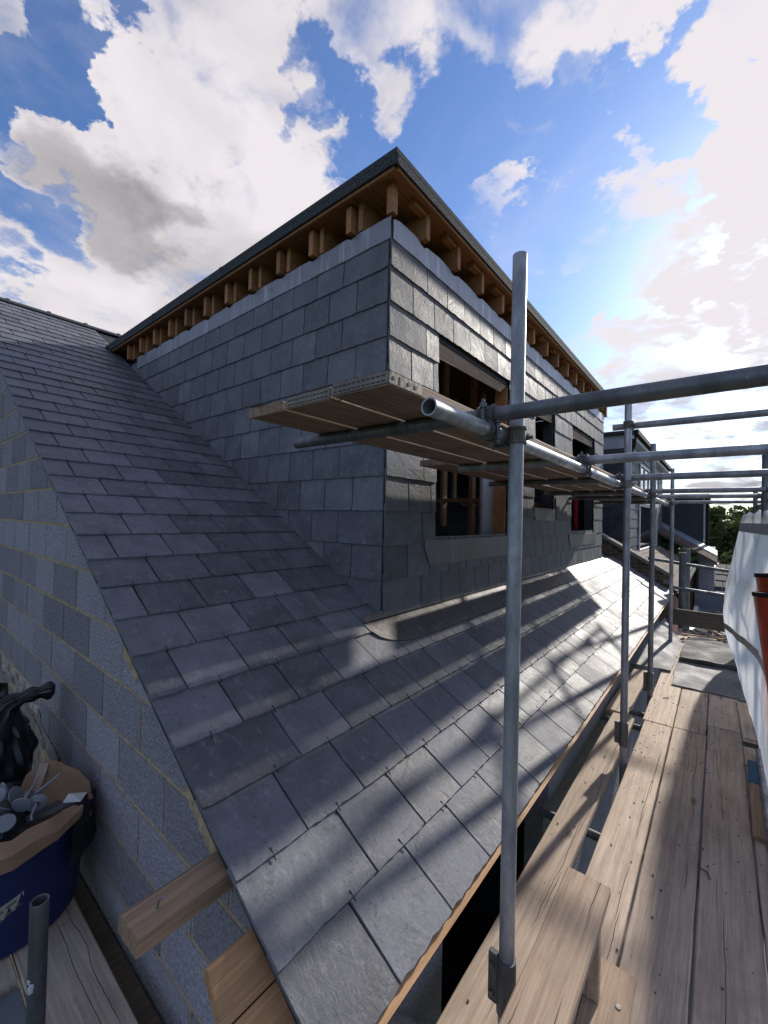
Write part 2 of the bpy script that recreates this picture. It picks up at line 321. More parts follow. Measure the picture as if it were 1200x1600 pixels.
def mat_sheet():
    M = MT('white_polythene', .38, 0, .5); t = M.t
    n = M.noise(3, 5, .6)
    c = M.mix(M.rng(n, .3, .7), (.78, .79, .80), (.90, .90, .91)); M.col(c)
    M.bump(M.math('ADD', M.noise(5, 5, .6, .8, (1, 1, .25)), M.math('MULTIPLY', M.math('ABSOLUTE', M.math('SUBTRACT', M.noise(9, 6, .6, 1.0, (1, 1, .4)), .5)), 1.4)), .8, .03)
    tr = t.nodes.new('ShaderNodeBsdfTranslucent'); t.links.new(c, tr.inputs[0])
    ms = t.nodes.new('ShaderNodeMixShader'); ms.inputs[0].default_value = .84
    t.links.new(M.b.outputs[0], ms.inputs[1]); t.links.new(tr.outputs[0], ms.inputs[2])
    t.links.new(ms.outputs[0], t.nodes['Material Output'].inputs[0]); return M.m
MSHEET = mat_sheet()
def mat_leaf(name, a, b):
    M = MT(name, .6, spec=.3); t = M.t; c = M.mix(M.rng(M.noise(.35, 4, .6), .35, .65), a, b); M.col(c)
    tr = t.nodes.new('ShaderNodeBsdfTranslucent'); t.links.new(c, tr.inputs[0])
    ms = t.nodes.new('ShaderNodeMixShader'); ms.inputs[0].default_value = .3
    t.links.new(M.b.outputs[0], ms.inputs[1]); t.links.new(tr.outputs[0], ms.inputs[2])
    t.links.new(ms.outputs[0], t.nodes['Material Output'].inputs[0]); return M.m
MLEAF = mat_leaf('leaf', (.050, .072, .022), (.105, .125, .038))
MTRUNK = mat_simple('bark', (.08, .06, .045), .9, bump=.5)
MGRASS = mat_simple('ground_grass', (.05, .075, .028), .95, bump=.5, var=.5, bs=3)

# ------------------------------------------------------------------ helpers
class MB:
    def __init__(s): s.v = []; s.f = []
    def add(s, vs, fs):
        o = len(s.v); s.v += [tuple(x) for x in vs]; s.f += [tuple(i+o for i in f) for f in fs]; return s
    def box(s, x0, x1, y0, y1, z0, z1):
        return s.add([(x0, y0, z0), (x1, y0, z0), (x1, y1, z0), (x0, y1, z0), (x0, y0, z1), (x1, y0, z1), (x1, y1, z1), (x0, y1, z1)],
                     [(0, 3, 2, 1), (4, 5, 6, 7), (0, 1, 5, 4), (1, 2, 6, 5), (2, 3, 7, 6), (3, 0, 4, 7)])
    def bev(s, x0, x1, y0, y1, z0, z1, b=.004):
        # box with chamfered long and short edges: three stacked outlines
        def ring(d, z): return [(x0+d, y0+b, z), (x0+b, y0+d, z), (x1-b, y0+d, z), (x1-d, y0+b, z), (x1-d, y1-b, z), (x1-b, y1-d, z), (x0+b, y1-d, z), (x0+d, y1-b, z)]
        vs = ring(b*.8, z0)+ring(0, z0+b)+ring(0, z1-b)+ring(b*.8, z1); fs = [tuple(range(7, -1, -1)), tuple(range(24, 32))]
        for k in range(3):
            for i in range(8): fs.append((k*8+i, k*8+(i+1) % 8, k*8+8+(i+1) % 8, k*8+8+i))
        return s.add(vs, fs)
    def hexa(s, p):   # 8 points, bottom 4 then top 4
        return s.add(p, [(0, 3, 2, 1), (4, 5, 6, 7), (0, 1, 5, 4), (1, 2, 6, 5), (2, 3, 7, 6), (3, 0, 4, 7)])
    def prism(s, poly, fn0, fn1):   # 2D polygon mapped to bottom and top
        n = len(poly); return s.add([fn0(*p) for p in poly]+[fn1(*p) for p in poly], [tuple(range(n-1, -1, -1)), tuple(range(n, 2*n))]+[(i, (i+1) % n, n+(i+1) % n, n+i) for i in range(n)])
    def tube(s, p0, p1, r=.02415, seg=20, hollow=True, r1=None, bend=0):
        p0, p1 = Vector(p0), Vector(p1); d = (p1-p0).normalized(); a = d.orthogonal().normalized(); b = d.cross(a); r1 = r1 or r
        rings = [(p0, r, r1)] ; vs = []; fs = []
        def ring(p, q): return [p+(a*math.cos(t)+b*math.sin(t))*q for t in (2*math.pi*i/seg for i in range(seg))]
        vs = ring(p0, r)+ring(p1, r1)
        fs = [(i, (i+1) % seg, seg+(i+1) % seg, seg+i) for i in range(seg)]
        if hollow:
            ri = r*.83; dep = min(.25, (p1-p0).length*.45)
            vs += ring(p0, ri)+ring(p0+d*dep, ri)+ring(p1, r1*.83)+ring(p1-d*dep, r1*.83)
            for i in range(seg):
                j = (i+1) % seg
                fs += [(i, 2*seg+i, 2*seg+j, j), (2*seg+i, 3*seg+i, 3*seg+j, 2*seg+j), (seg+i, seg+j, 4*seg+j, 4*seg+i), (4*seg+i, 4*seg+j, 5*seg+j, 5*seg+i)]
            fs += [tuple(3*seg+i for i in range(seg)), tuple(5*seg+i for i in range(seg-1, -1, -1))]
        else: fs += [tuple(range(seg-1, -1, -1)), tuple(range(seg, 2*seg))]
        return s.add(vs, fs)
    def lathe(s, prof, c, seg=32, wob=0.0):
        vs = []; fs = []
        for k, (r, z) in enumerate(prof):
            for i in range(seg):
                t = 2*math.pi*i/seg; q = r*(1+wob*math.sin(3*t+k)); vs.append((c[0]+q*math.cos(t), c[1]+q*math.sin(t), c[2]+z))
        for k in range(len(prof)-1):
            for i in range(seg): fs.append((k*seg+i, k*seg+(i+1) % seg, (k+1)*seg+(i+1) % seg, (k+1)*seg+i))
        return s.add(vs, fs)
    def mesh(s, name, smooth=False):
        me = bpy.data.meshes.new(name); me.from_pydata(s.v, [], s.f)
        if smooth: me.shade_smooth() if hasattr(me, 'shade_smooth') else None
        return me

def setp(o, p):
    o.parent = p; o.matrix_parent_inverse = p.matrix_basis.inverted()
def obj(name, mb, m_=None, parent=None, mat4=None, label=None, cat=None, group=None, kind=None, smooth=False, origin=None):
    me = mb.mesh(name, smooth) if isinstance(mb, MB) else mb
    if origin is not None and isinstance(mb, MB):
        me.transform(Matrix.Translation(-Vector(origin))); mat4 = Matrix.Translation(origin)
    if m_ is not None and not me.materials: me.materials.append(m_)
    o = bpy.data.objects.new(name, me); C.objects.link(o)
    if mat4 is not None: o.matrix_basis = mat4
    if parent is not None: setp(o, parent)
    if label: o['label'] = label
    if cat: o['category'] = cat
    if group: o['group'] = group
    if kind: o['kind'] = kind
    if smooth: auto(o)
    return o
def auto(o, ang=40):
    me = o.data
    me.shade_smooth()
    try: me.set_sharp_from_angle(angle=rad(ang))
    except Exception: pass
def thing(name, label, cat, loc=(0, 0, 0), group=None, kind=None):
    o = bpy.data.objects.new(name, None); C.objects.link(o); o.matrix_basis = Matrix.Translation(loc); o.empty_display_size = .1
    o['label'] = label; o['category'] = cat
    if group: o['group'] = group
    if kind: o['kind'] = kind
    return o
def frame(o, u, v, n):
    M = Matrix((u, v, n)).transposed().to_4x4(); M.translation = o; return M
def clip(poly, a, b, c):    # keep a*x+b*y+c >= 0
    out = []
    for i in range(len(poly)):
        p, q = poly[i], poly[(i+1) % len(poly)]; dp = a*p[0]+b*p[1]+c; dq = a*q[0]+b*q[1]+c
        if dp >= 0: out.append(p)
        if (dp >= 0) != (dq >= 0):
            t = dp/(dp-dq); out.append((p[0]+(q[0]-p[0])*t, p[1]+(q[1]-p[1])*t))
    return out
def area(p): return .5*abs(sum(p[i][0]*p[(i+1) % len(p)][1]-p[(i+1) % len(p)][0]*p[i][1] for i in range(len(p))))

# ---- slates: outline, ragged tail and sides, riven thickness
GAUGE, LAPX, ST = .2325, .05, .0095
def slate_outline(w, L):
    pts = []
    nt = max(5, int(w/.026))
    for i in range(nt+1):
        x = w*i/nt; y = R(-.0016, .0016)
        if R(0, 1) < .08: y += R(.002, .005)
        if i in (0, nt): y += R(0, .002) if R(0, 1) < .85 else R(.003, .008)
        pts.append((x+R(-.001, .001), y))
    for y in (.06, .13, .2): pts.append((w+R(-.0016, .0012), y))
    pts += [(w, L), (0, L)]
    for y in (.2, .13, .06): pts.append((R(-.0012, .0016), y))
    return pts
def slate_mesh(poly, gauge, t=ST, proud=.0138, tw=0.0):
    n = len(poly); cx = sum(p[0] for p in poly)/n; L = gauge+LAPX
    def zb(x, y): return proud-(proud-.001)*(y/L)+tw*(x-cx)
    mb = MB(); ins = .0014
    vs = [(x, y, zb(x, y)) for x, y in poly]
    for x, y in poly:
        vs.append((x+(ins if x < cx else -ins), y+(ins*1.3 if y < .02 else 0), zb(x, y)+t))
    mb.add(vs, [tuple(range(n, 2*n))]+[(i, (i+1) % n, n+(i+1) % n, n+i) for i in range(n)]+[tuple(range(n-1, -1, -1))])
    return mb.mesh('slate')
VAR = {}
def slate_piece(parent, fr, x, y, w, gauge, mat, clips=(), name='slate', holder=None, tilt=True):
    """fr: frame matrix of the face; (x, y) tail-left corner in that frame"""
    L = gauge+LAPX; key = None
    if not clips:
        key = (round(w, 3), round(gauge, 3), mat.name, random.randrange(7)); me = VAR.get(key)
    else: me = None
    if me is None:
        poly = slate_outline(w, L)
        for a, b, c in clips: poly = clip(poly, a, b, c+a*x+b*y) if len(poly) > 2 else poly
        if len(poly) < 3 or area(poly) < .0012: return None
        me = slate_mesh(poly, gauge, tw=R(-.006, .006) if tilt else 0); me.materials.append(mat)
        if key: VAR[key] = me
    Mx = fr @ Matrix.Translation((x, y, R(0, .0012))) @ Matrix.Rotation(R(-.0035, .0035), 4, 'Z')
    if holder is not None: holder.append((me, Mx)); return None
    o = bpy.data.objects.new(name, me); C.objects.link(o); o.matrix_basis = Mx; setp(o, parent); return o
def join_meshes(lst, name, mat, parent, kind='stuff'):
    vs = []; fs = []
    for me, Mx in lst:
        b = len(vs); vs += [tuple(Mx @ v.co) for v in me.vertices]; fs += [tuple(b+i for i in p.vertices) for p in me.polygons]
    m_ = bpy.data.meshes.new(name); m_.from_pydata(vs, [], fs); m_.materials.append(mat)
    o = bpy.data.objects.new(name, m_); C.objects.link(o); setp(o, parent); o['kind'] = kind; return o

X_, Y_, Z_ = Vector((1, 0, 0)), Vector((0, 1, 0)), Vector((0, 0, 1))
TH = rad(30.5); UP = Vector((-math.cos(TH), 0, math.sin(TH))); NR = Vector((math.sin(TH), 0, math.cos(TH)))
EX, EZ = -.676, .44                       # eave line of the pitched roof
VY = .676                                 # verge
XF, YC, YE = -1.723, 2.14, 8.58           # dormer front, cheek, far end
RT = math.tan(TH)
def roof_z(x): return EZ+(EX-x)*RT

# ------------------------------------------------------------------ ground, far structure
g = MB(); g.add([(-600, -300, -5.6), (600, -300, -5.6), (600, 1500, -5.6), (-600, 1500, -5.6)], [(0, 1, 2, 3)])
obj('ground', g, MGRASS, kind='structure')
# hidden service yard under the scaffold
g = MB(); g.add([(-.84, -4, -5.59), (4, -4, -5.59), (4, 30, -5.59), (-.84, 30, -5.59)], [(0, 1, 2, 3)])
obj('yard_paving', g, mat_simple('yard_paving', (.16, .15, .135), .9, bump=.3), kind='structure')

# ------------------------------------------------------------------ pitched slate roof
roof = thing('slate_roof', 'dark slate pitched roof with a timber eave batten, wrapping round the new dormer', 'roof', (EX, VY, EZ), kind='thing')
RG = .2275; NC = 36; RL = 8.27; RY1 = 9.55
mb = MB()
def rp(c, y, n): v = Vector((EX, y, EZ))+UP*c+NR*n; return tuple(v)
mb.hexa([rp(.012, VY+.06, -.09), rp(.012, RY1, -.09), rp(RL, RY1, -.09), rp(RL, VY+.06, -.09), rp(.012, VY+.06, -.004), rp(.012, RY1, -.004), rp(RL, RY1, -.004), rp(RL, VY+.06, -.004)])
obj('roof_deck', mb, MDARK, roof)
fr_roof = frame(Vector((EX, 0, EZ)), Y_, UP, NR)
cand = []
for k in range(NC):
    c = .0+RG*k
    ztail = EZ+c*math.sin(TH)
    y = VY; first = True; odd = k % 2 == 1
    xt = EX-c*math.cos(TH); xh = EX-(c+RG)*math.cos(TH)
    full = xh > XF+.02                      # course runs clear below the dormer
    yend = RY1 if full else YC+.0
    while y < yend-.02:
        if first: w = (.40 if k in (1, 3) else .138) if odd else .268
        else: w = .283
        w2 = min(w, yend-y); cl = []
        cand.append((k, y, c, w2-.0060, (RL-c) < RG*1.2)); y += w; first = False
        # for courses crossing the front wall line, slates stop at wall: handled by dormer volume
hold = []
def dist(cn): p = Vector((EX, cn[1], EZ))+UP*cn[2]-Vector((0, 0, CAM_Z)); return p.length
cand.sort(key=dist)
for i, (k, y, c, w, top) in enumerate(cand):
    if w < .03: continue
    slate_piece(roof, fr_roof, y, c, w, RG, MS, holder=None if i < 296 else hold)
if hold: join_meshes(hold, 'slate', MS, roof)
# slate hooks: small dark wires at the middle of each tail
mb = MB()
for (k, y, c, w, top) in cand:
    if k == 0 or w < .2: continue
    yy = y+w*.5+R(-.006, .006)
    if w > .3: yy = y+.138+.142
    a = Vector((EX, yy, EZ))+UP*(c-.012)+NR*.021; b = Vector((EX, yy+R(-.004, .004), EZ))+UP*(c+R(.016, .03))+NR*.024
    mb.tube(a, b, .0022, 5, False)
obj('slate_hook', mb, MDARK, roof, kind='stuff')
# eave batten (orange timber under the slate tails)
mb = MB(); p = [rp(-.022, VY, -.052), rp(-.022, RY1, -.052), rp(.05, RY1, -.052), rp(.05, VY, -.052), rp(-.022, VY, -.004), rp(-.022, RY1, -.004), rp(.05, RY1, -.004), rp(.05, VY, -.004)]
mb.hexa(p); obj('eave_batten', mb, MNEW, roof)
# verge strip
mb = MB(); mb.hexa([rp(0, VY+.006, -.014), rp(0, VY+.058, -.014), rp(RL, VY+.058, -.014), rp(RL, VY+.006, -.014), rp(0, VY+.006, .0), rp(0, VY+.058, .0), rp(RL, VY+.058, .0), rp(RL, VY+.006, .0)])
obj('verge_strip', mb, MDARK, roof)
# ridge tiles
for i in range(5):
    mb = MB(); y0 = VY+i*.46-.02; y1 = y0+.455; rx, rz = EX-RL*math.cos(TH), EZ+RL*math.sin(TH)
    prof = [(-.13, -.055), (-.06, -.005), (0, .022), (.06, -.005), (.13, -.055)]
    vs = []
    for yy in (y0, y1):
        vs += [(rx+a, yy, rz+b+.028) for a, b in prof]+[(rx+a*.9, yy, rz+b+.012) for a, b in prof[::-1]]
    n = 10; mb.add(vs, [(i_, (i_+1) % n, n+(i_+1) % n, n+i_) for i_ in range(n)]+[tuple(range(n-1, -1, -1)), tuple(range(n, 2*n))])
    mb.hexa([(rx-.138, y0-.02, rz-.035), (rx+.138, y0-.02, rz-.035), (rx+.138, y0+.02, rz-.035), (rx-.138, y0+.02, rz-.035), (rx-.03, y0-.02, rz+.054), (rx+.03, y0-.02, rz+.054), (rx+.03, y0+.02, rz+.054), (rx-.03, y0+.02, rz+.054)]) if i else None
    obj('ridge_tile', mb, MFELTS, roof)
# back slope of the roof, beyond the ridge
mb = MB(); rx, rz = EX-RL*math.cos(TH), EZ+RL*math.sin(TH)
mb.hexa([(rx, VY+.01, rz-.10), (rx, RY1, rz-.10), (rx-4, RY1, rz-2.4), (rx-4, VY+.01, rz-2.4), (rx, VY+.01, rz-.02), (rx, RY1, rz-.02), (rx-4, RY1, rz-2.32), (rx-4, VY+.01, rz-2.32)])
obj('back_slope', mb, MFELTS, roof)
# timbers left sticking out of the verge
mb = MB(); mb.hexa([(-1.197, .424, .652), (-1.117, .438, .626), (-1.117, .9, .626), (-1.197, .9, .652), (-1.190, .424, .704), (-1.113, .438, .678), (-1.113, .9, .678), (-1.190, .9, .704)])
o = obj('purlin_end', mb, mat_wood('brown_timber', (.27, .175, .115), (.38, .26, .17), .8), roof, label='brown purlin end with a bent nail', origin=(-1.15, .6, .66))
mb = MB(); mb.tube((-1.150, .50, .69), (-1.147, .502, .712), .003, 6, False); mb.tube((-1.147, .502, .712), (-1.135, .508, .722), .003, 6, False); obj('nail', mb, MGD, o)
for (xa, za, xb, zb) in ((-.985, .602, -.904, .510), (-.901, .506, -.815, .405)):
    mb = MB(); n_ = Vector((za-zb, 0, xb-xa)).normalized()*.03
    y0 = .552
    pts = [(xa, y0, za), (xb, y0, zb), (xb, .9, zb), (xa, .9, za)]
    mb.hexa([(p_[0]-n_.x, p_[1], p_[2]-n_.z) for p_ in pts]+pts)
    obj('bargeboard', mb, MNEW, roof, origin=(xa, y0, za))

# ------------------------------------------------------------------ block gable wall
gable = thing('gable_wall', 'grey concrete block gable wall under the slate verge, tan mortar joints', 'wall', (-3, .72, 0), kind='thing')
YW = .715
fr_w = frame(Vector((0, YW, 0)), X_, Z_, -Y_)
def under(x): return roof_z(x)-.032
mb = MB(); poly = [(-6.6, -2), (-.86, -2), (-.86, under(-.86)), (-6.6, under(-6.6))]
mb.prism(poly, lambda x, z: (x, YW+.10, z), lambda x, z: (x, YW-.0032, z)); obj('mortar_bed', mb, MMOR, gable)
COURSE = .2245; BZ0 = .3125-COURSE*2
nb = 0
for k in range(-6, 16):
    z0 = BZ0+k*COURSE; off = (-1.60 if k % 2 else -1.825)
    i0 = 0
    xs = []
    x = off+.45*2
    while x > -6.6:
        x0 = max(x-.4370, -6.6); x1 = min(x, -.862)
        if x1-x0 > .04:
            # the old rendered wall takes the lower left
            lim = {1: -2.93, 0: -2.93, 2: -3.40, -1: -2.90, -2: -2.9, -3: -2.9}.get(k, -99 if k > 2 else -2.9)
            if x1 > lim:
                x0_ = max(x0, lim)
                pw = [(x0_, z0), (x1, z0), (x1, z0+COURSE-.0165), (x0_, z0+COURSE-.0165)]
                pw = [(a+R(-.0015, .0015), b+R(-.0015, .0015)) for a, b in pw]
                pw = clip(pw, -RT, -1, (EZ+EX*RT)-.026)
                if len(pw) > 2 and area(pw) > .002:
                    cx, cz = sum(a for a, b in pw)/len(pw), sum(b for a, b in pw)/len(pw)
                    d = R(-.0072, -.0050)
                    mb = MB(); mb.prism([(a-cx, b-cz) for a, b in pw], lambda a, b: (a, .09, b), lambda a, b: (a*.996, d, b*.994))
                    obj('block', mb, MB_, gable, Matrix.Translation((cx, YW, cz))); nb += 1
        x -= .45
# a smear of mortar packing under the verge
for part in ((6, 7, 8, 9, 10, 11, 12, 13), (27, 28, 29, 30)):
    mb = MB()
    for i in part:
        x = -.95-i*.035; z = under(x)-.055+R(-.005, .006); r_ = R(.012, .03)
        mb.hexa([(x-.03, YW-.012, z-r_), (x+.03, YW-.012, z-r_-.02), (x+.03, YW+.05, z-r_-.02), (x-.03, YW+.05, z-r_), (x-.03, YW-.006, z+.03), (x+.03, YW-.006, z+.01), (x+.03, YW+.05, z+.01), (x-.03, YW+.05, z+.03)])
    obj('verge_mortar', mb, MMOR, gable)

# old rendered party wall, lower left
oldw = thing('old_party_wall', 'old rendered wall with broken edge and bare bricks, left of the blockwork', 'wall', (-4, .72, -.5), kind='thing')
mb = MB(); nx, nz = 70, 46; vs = []
for j in range(nz+1):
    for i in range(nx+1):
        z = -1.0+1.42*j/nz; xr = -2.93+.05*mnoise.noise((z*9, 3, 1)) - (.45 if z > .34 else 0)
        x = -6.4+(xr+6.4)*i/nx
        z2 = z+.04*mnoise.noise((x*3, 0, 5))*(j/nz)
        y = YW-.012-.022*mnoise.noise((x*2.2, z*2.2, 1.5))-.010*mnoise.noise((x*9, z*9, 7))
        if mnoise.noise((x*2.6+3, z*2.6, 4))+.35*mnoise.noise((x*9, z*9, 2)) > .34: y += .032
        vs.append((x, y, z2))
mb.add(vs, [(j*(nx+1)+i, j*(nx+1)+i+1, (j+1)*(nx+1)+i+1, (j+1)*(nx+1)+i) for j in range(nz) for i in range(nx)])
obj('render_coat', mb, MREN, oldw)
for k in range(2):
    x = -3.42-(.05 if k else 0)
    while x > -6.3:
        mb = MB(); w = .105; z0 = .40+k*.062 if False else .415+k*.06
        z0 = .40+.06*k
        mb.bev(x-w, x-.008, YW-.012+R(-.006, .01), YW+.09, z0, z0+.052, .006); obj('brick', mb, MOLDB, oldw, origin=(x, YW, z0)); x -= w+.006
mb = MB(); mb.box(-6.5, -2.95, YW+.02, YW+.1, -1, .535); obj('wall_core', mb, MMORG, oldw)

# front wall of the house below the eave
hw = thing('house_front_wall', 'rough block front wall with a dark opening under the slate eave', 'wall', (-.87, .72, -5.6), kind='thing')
XW = -.86
mb = MB(); mb.box(XW-.12, XW, YW+.012, 1.50, -5.6, .36); mb.box(XW-.12, XW, 2.75, 9.5, -5.6, .36); mb.box(XW-.12, XW, 1.5, 2.75, -5.6, -1.1)
obj('wall', mb, MB_, hw)
mb = MB(); mb.box(XW-1.4, XW-1.3, 1.2, 3.0, -1.3, .9); mb.box(XW-1.3, XW-.12, 1.2, 1.3, -1.3, .6); mb.box(XW-1.3, XW-.12, 2.9, 3.0, -1.3, .6); mb.box(XW-1.3, XW-.12, 1.2, 3.0, -1.35, -1.25)
obj('opening_shade_box', mb, MBLACK, hw)  # black boxes paint in the shade inside the opening
mb = MB(); mb.box(XW+.001, XW+.03, 2.75, 9.5, -.05, .33); obj('soffit_board', mb, MGWALL, hw)
mb = MB(); mb.tube((XW-.05, 1.14, .06), (XW+.10, 1.14, .06), .032, 16, False); obj('pipe_end', mb, MMORG, hw)

# ------------------------------------------------------------------ dormer
dormer = thing('dormer', 'flat roofed slate clad box dormer with open rafter ends and bare window openings', 'dormer', (XF, YC, 1.06), kind='thing')
WIN = [(2.74, 4.135, 1.575, 3.14), (4.915, 5.665, 1.90, 3.14), (6.50, 7.90, 1.555, 3.14)]
ZT = 3.755      # top of the clad walls
XB = -7.2
# cheek wall backing
mb = MB(); poly = [(XF, 1.0), (XF, ZT-.02), (-6.45, ZT-.02), (-6.45, roof_z(-6.45)-.1), ]
mb.prism([(XF-.012, .95), (XF-.012, ZT-.02), (-6.2, ZT-.02), (XF-.012-.02, .95)][:3], lambda x, z: (x, YC+.13, z), lambda x, z: (x, YC+.010, z))
cheek = obj('cheek_wall', mb, MDARK, dormer)
fr_c = frame(Vector((0, YC, 0)), X_, Z_, -Y_)
ZR0 = 3.41
for k in range(11):
    z0 = ZR0-GAUGE*k
    g_ = GAUGE
    x = XF-.002; first = True; wide = k % 2 == 0
    while True:
        w = (.425 if wide else .285) if first else .285
        x0 = x-w
        # clip by the roof surface (with 10 mm play)
        cl = [(RT, 1, -(EZ+EX*RT)-.022)] if roof_z(x0)+.03 > z0-.0 else []
        if k == 0: cl = cl+[]
        if roof_z(x) > z0+GAUGE+.04: break
        slate_piece(cheek, fr_c, x0+.003, z0, w-.006, g_, MS, cl)
        x = x0; first = False
        if x < -6.6: break
# front wall backing, with the window openings
mb = MB(); zs = [.98, 1.555, 1.575, 1.90, 3.14, ZT-.02]
ys = [YC+.012, 2.74, 4.135, 4.915, 5.665, 6.50, 7.90, YE]
def rect(y0, y1, z0, z1): mb.box(XF-.13, XF-.010, y0, y1, z0, z1)
rect(ys[0], ys[1], .98, ZT-.02); rect(ys[2], ys[3], .98, ZT-.02); rect(ys[4], ys[5], .98, ZT-.02); rect(ys[6], ys[7], .98, ZT-.02)
for a, b, c, d in WIN: rect(a, b, .98, c); rect(a, b, d, ZT-.02)
front = obj('front_wall', mb, MDARK, dormer)
fr_f = frame(Vector((XF, 0, 0)), Y_, Z_, X_)
for k in range(11):
    z0 = ZR0-GAUGE*k; gg = GAUGE
    segs = [(YC-.024, YE)]
    for a, b, c, d in WIN:
        if z0+GAUGE*.62 > c and z0+GAUGE*.35 < d:
            segs = [s for (p, q) in segs for s in (((p, a), (b, q)) if p < a and q > b else ((p, q),))]
    wide = k % 2 == 0
    bounds = [YC-.024]; y = YC+(.415 if wide else .235)
    while y < YE: bounds.append(y); y += .288
    bounds.append(YE)
    for p, q in segs:
        for a, b in zip(bounds[:-1], bounds[1:]):
            a2, b2 = max(a, p), min(b, q)
            if b2-a2 < .035: continue
            slate_piece(front, fr_f, a2+.003, z0, b2-a2-.006, gg, MSF)
# corner soaker strip
mb = MB(); mb.box(XF-.006, XF+.004, YC-.022, YC-.0, 1.06, ZT-.15); obj('corner_soaker', mb, MDARK, dormer)
# far cheek
mb = MB(); mb.prism([(XF-.13, .95), (XF-.13, ZT), (-6.2, ZT)], lambda x, z: (x, YE+.0, z), lambda x, z: (x, YE-.12, z)); obj('far_cheek_wall', mb, MFELTS, dormer)
# lead capping strips with bumps over the noggins
def strip(front_, a, b, z0, nog):
    pts = []; n = max(3, int((b-a)/.04)); low = []; top = []
    for i in range(n+1):
        s_ = a+(b-a)*i/n
        low.append((s_, z0+R(-.002, .002)))
        z = ZT-.006+.010*mnoise.noise((s_*5, 2, 1))
        for q in nog:
            if abs(s_-q) < .045: z -= .026*(1-abs(s_-q)/.06)
        top.append((s_, z))
    mb = MB(); vs = []; fs = []
    for l, t in zip(low, top):
        for f_ in (0, .33, .66, 1):
            z = l[1]+(t[1]-l[1])*f_; d = .0235+.004*mnoise.noise((l[0]*6, z*8, 3))-(.004 if f_ == 1 else 0)
            vs.append((XF+d, l[0], z) if front_ else (l[0], YC-d, z))
    m_ = len(low)
    for i in range(m_-1):
        for j in range(3): fs.append((i*4+j, i*4+4+j, i*4+5+j, i*4+1+j))
    o_ = len(vs)
    for l in low: vs.append((XF-.004, l[0], l[1]) if front_ else (l[0], YC+.004, l[1]))
    for i in range(m_-1): fs.append((i*4, o_+i, o_+i+1, i*4+4))
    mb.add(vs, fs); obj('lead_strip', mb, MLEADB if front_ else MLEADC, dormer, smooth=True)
NOGF = [2.13+.0]+[2.49+.445*i for i in range(14)]
NOGC = [-1.74-.335]+[-1.74-.335-.405*i for i in range(1, 11)]
ya = YC-.011; cuts = [2.585, 3.0, 4.1, 5.25, 6.3, 7.4, YE]
for b in cuts: strip(True, ya, b-.004, 3.595, NOGF); ya = b
xa = XF+.011
for b in (-2.62, -3.70, -4.75, -5.30, -5.92): strip(False, b+.004, xa, 3.598, NOGC); xa = b
# roof of the dormer: deck, timber edge, mineral felt drip
OV = .13; fx, fy, fe = XF+OV, YC-OV, YE+.17
ZD = 3.975
roofp = MB(); roofp.box(-6.9, fx-.03, fy+.03, fe-.03, ZD, ZD+.05)
fl = obj('flat_roof', roofp, MNOG, dormer)
mb = MB(); mb.box(-6.85, fx+.005, fy-.005, fe, ZD+.05, ZD+.085); mb.box(-6.62, fx, fy-.004, fy+.012, ZD-.008, ZD+.05); mb.box(fx-.012, fx+.004, fy+.012, fe-.003, ZD-.008, ZD+.05)
for i in range(14):   # slight laps in the drip trim
    pass
mb.box(-3.7, -3.66, fy-.008, fy-.004, ZD-.012, ZD+.086); mb.box(-5.2, -5.16, fy-.008, fy-.004, ZD-.012, ZD+.086)
obj('felt_drip', mb, MFELT, fl)
mb = MB(); mb.box(-6.55, fx-.03, fy+.014, fy+.036, ZD-.028, ZD-.001); mb.box(fx-.038, fx-.014, fy+.036, fe-.04, ZD-.028, ZD-.001)
obj('edge_batten', mb, MNOG, fl)
# noggins / rafter ends
for q in NOGF:
    if q > YE-.0: continue
    mb = MB()
    if q < 2.2: mb.box(XF-.02, XF+.032, YC-.034, YC+.018, ZT+.005, ZD-.001)
    else: mb.box(XF-.55, XF+.062+R(-.006, .006), q-.024, q+.024, ZT+.012+R(-.006, .004), ZD-.030)
    obj('rafter_end', mb, MNOG, dormer, origin=(XF, q, ZT))
    if q > 2.2:
        mb = MB(); mb.box(XF+.0, XF+.055, q-.17, q-.0245, ZD-.05, ZD-.002); obj('noggin', mb, MNOG, dormer, origin=(XF, q, ZD))
for q in NOGC:
    if q < -6.2: continue
    mb = MB(); mb.box(q-.024, q+.024, YC-.060+R(-.006, .006), YC+.5, ZT+.006+R(-.006, .004), ZD-.030); obj('rafter_end', mb, MNOG, dormer, origin=(q, YC, ZT))
    mb = MB(); mb.box(q+.062, q+.105, YC-.02, YC+.30, ZT+.004, ZD-.002); obj('noggin', mb, MNOG, dormer, origin=(q, YC, ZT))
for q in (8.70,):
    mb = MB(); mb.box(XF-.4, XF+.05, q-.06, q+.02, ZT-.02, ZD-.03); obj('rafter_end', mb, MNOG, dormer, origin=(XF, q, ZT))
obj('void_shade_panel', MB().box(-5.9, XF-.60, YC+.56, YC+.58, ZT+.02, ZD-.002), MBLACK, dormer); obj('void_shade_panel', MB().box(XF-.62, XF-.60, YC+.58, YE-.2, ZT+.02, ZD-.002), MBLACK, dormer)  # black panels standing in for the shade of the roof void
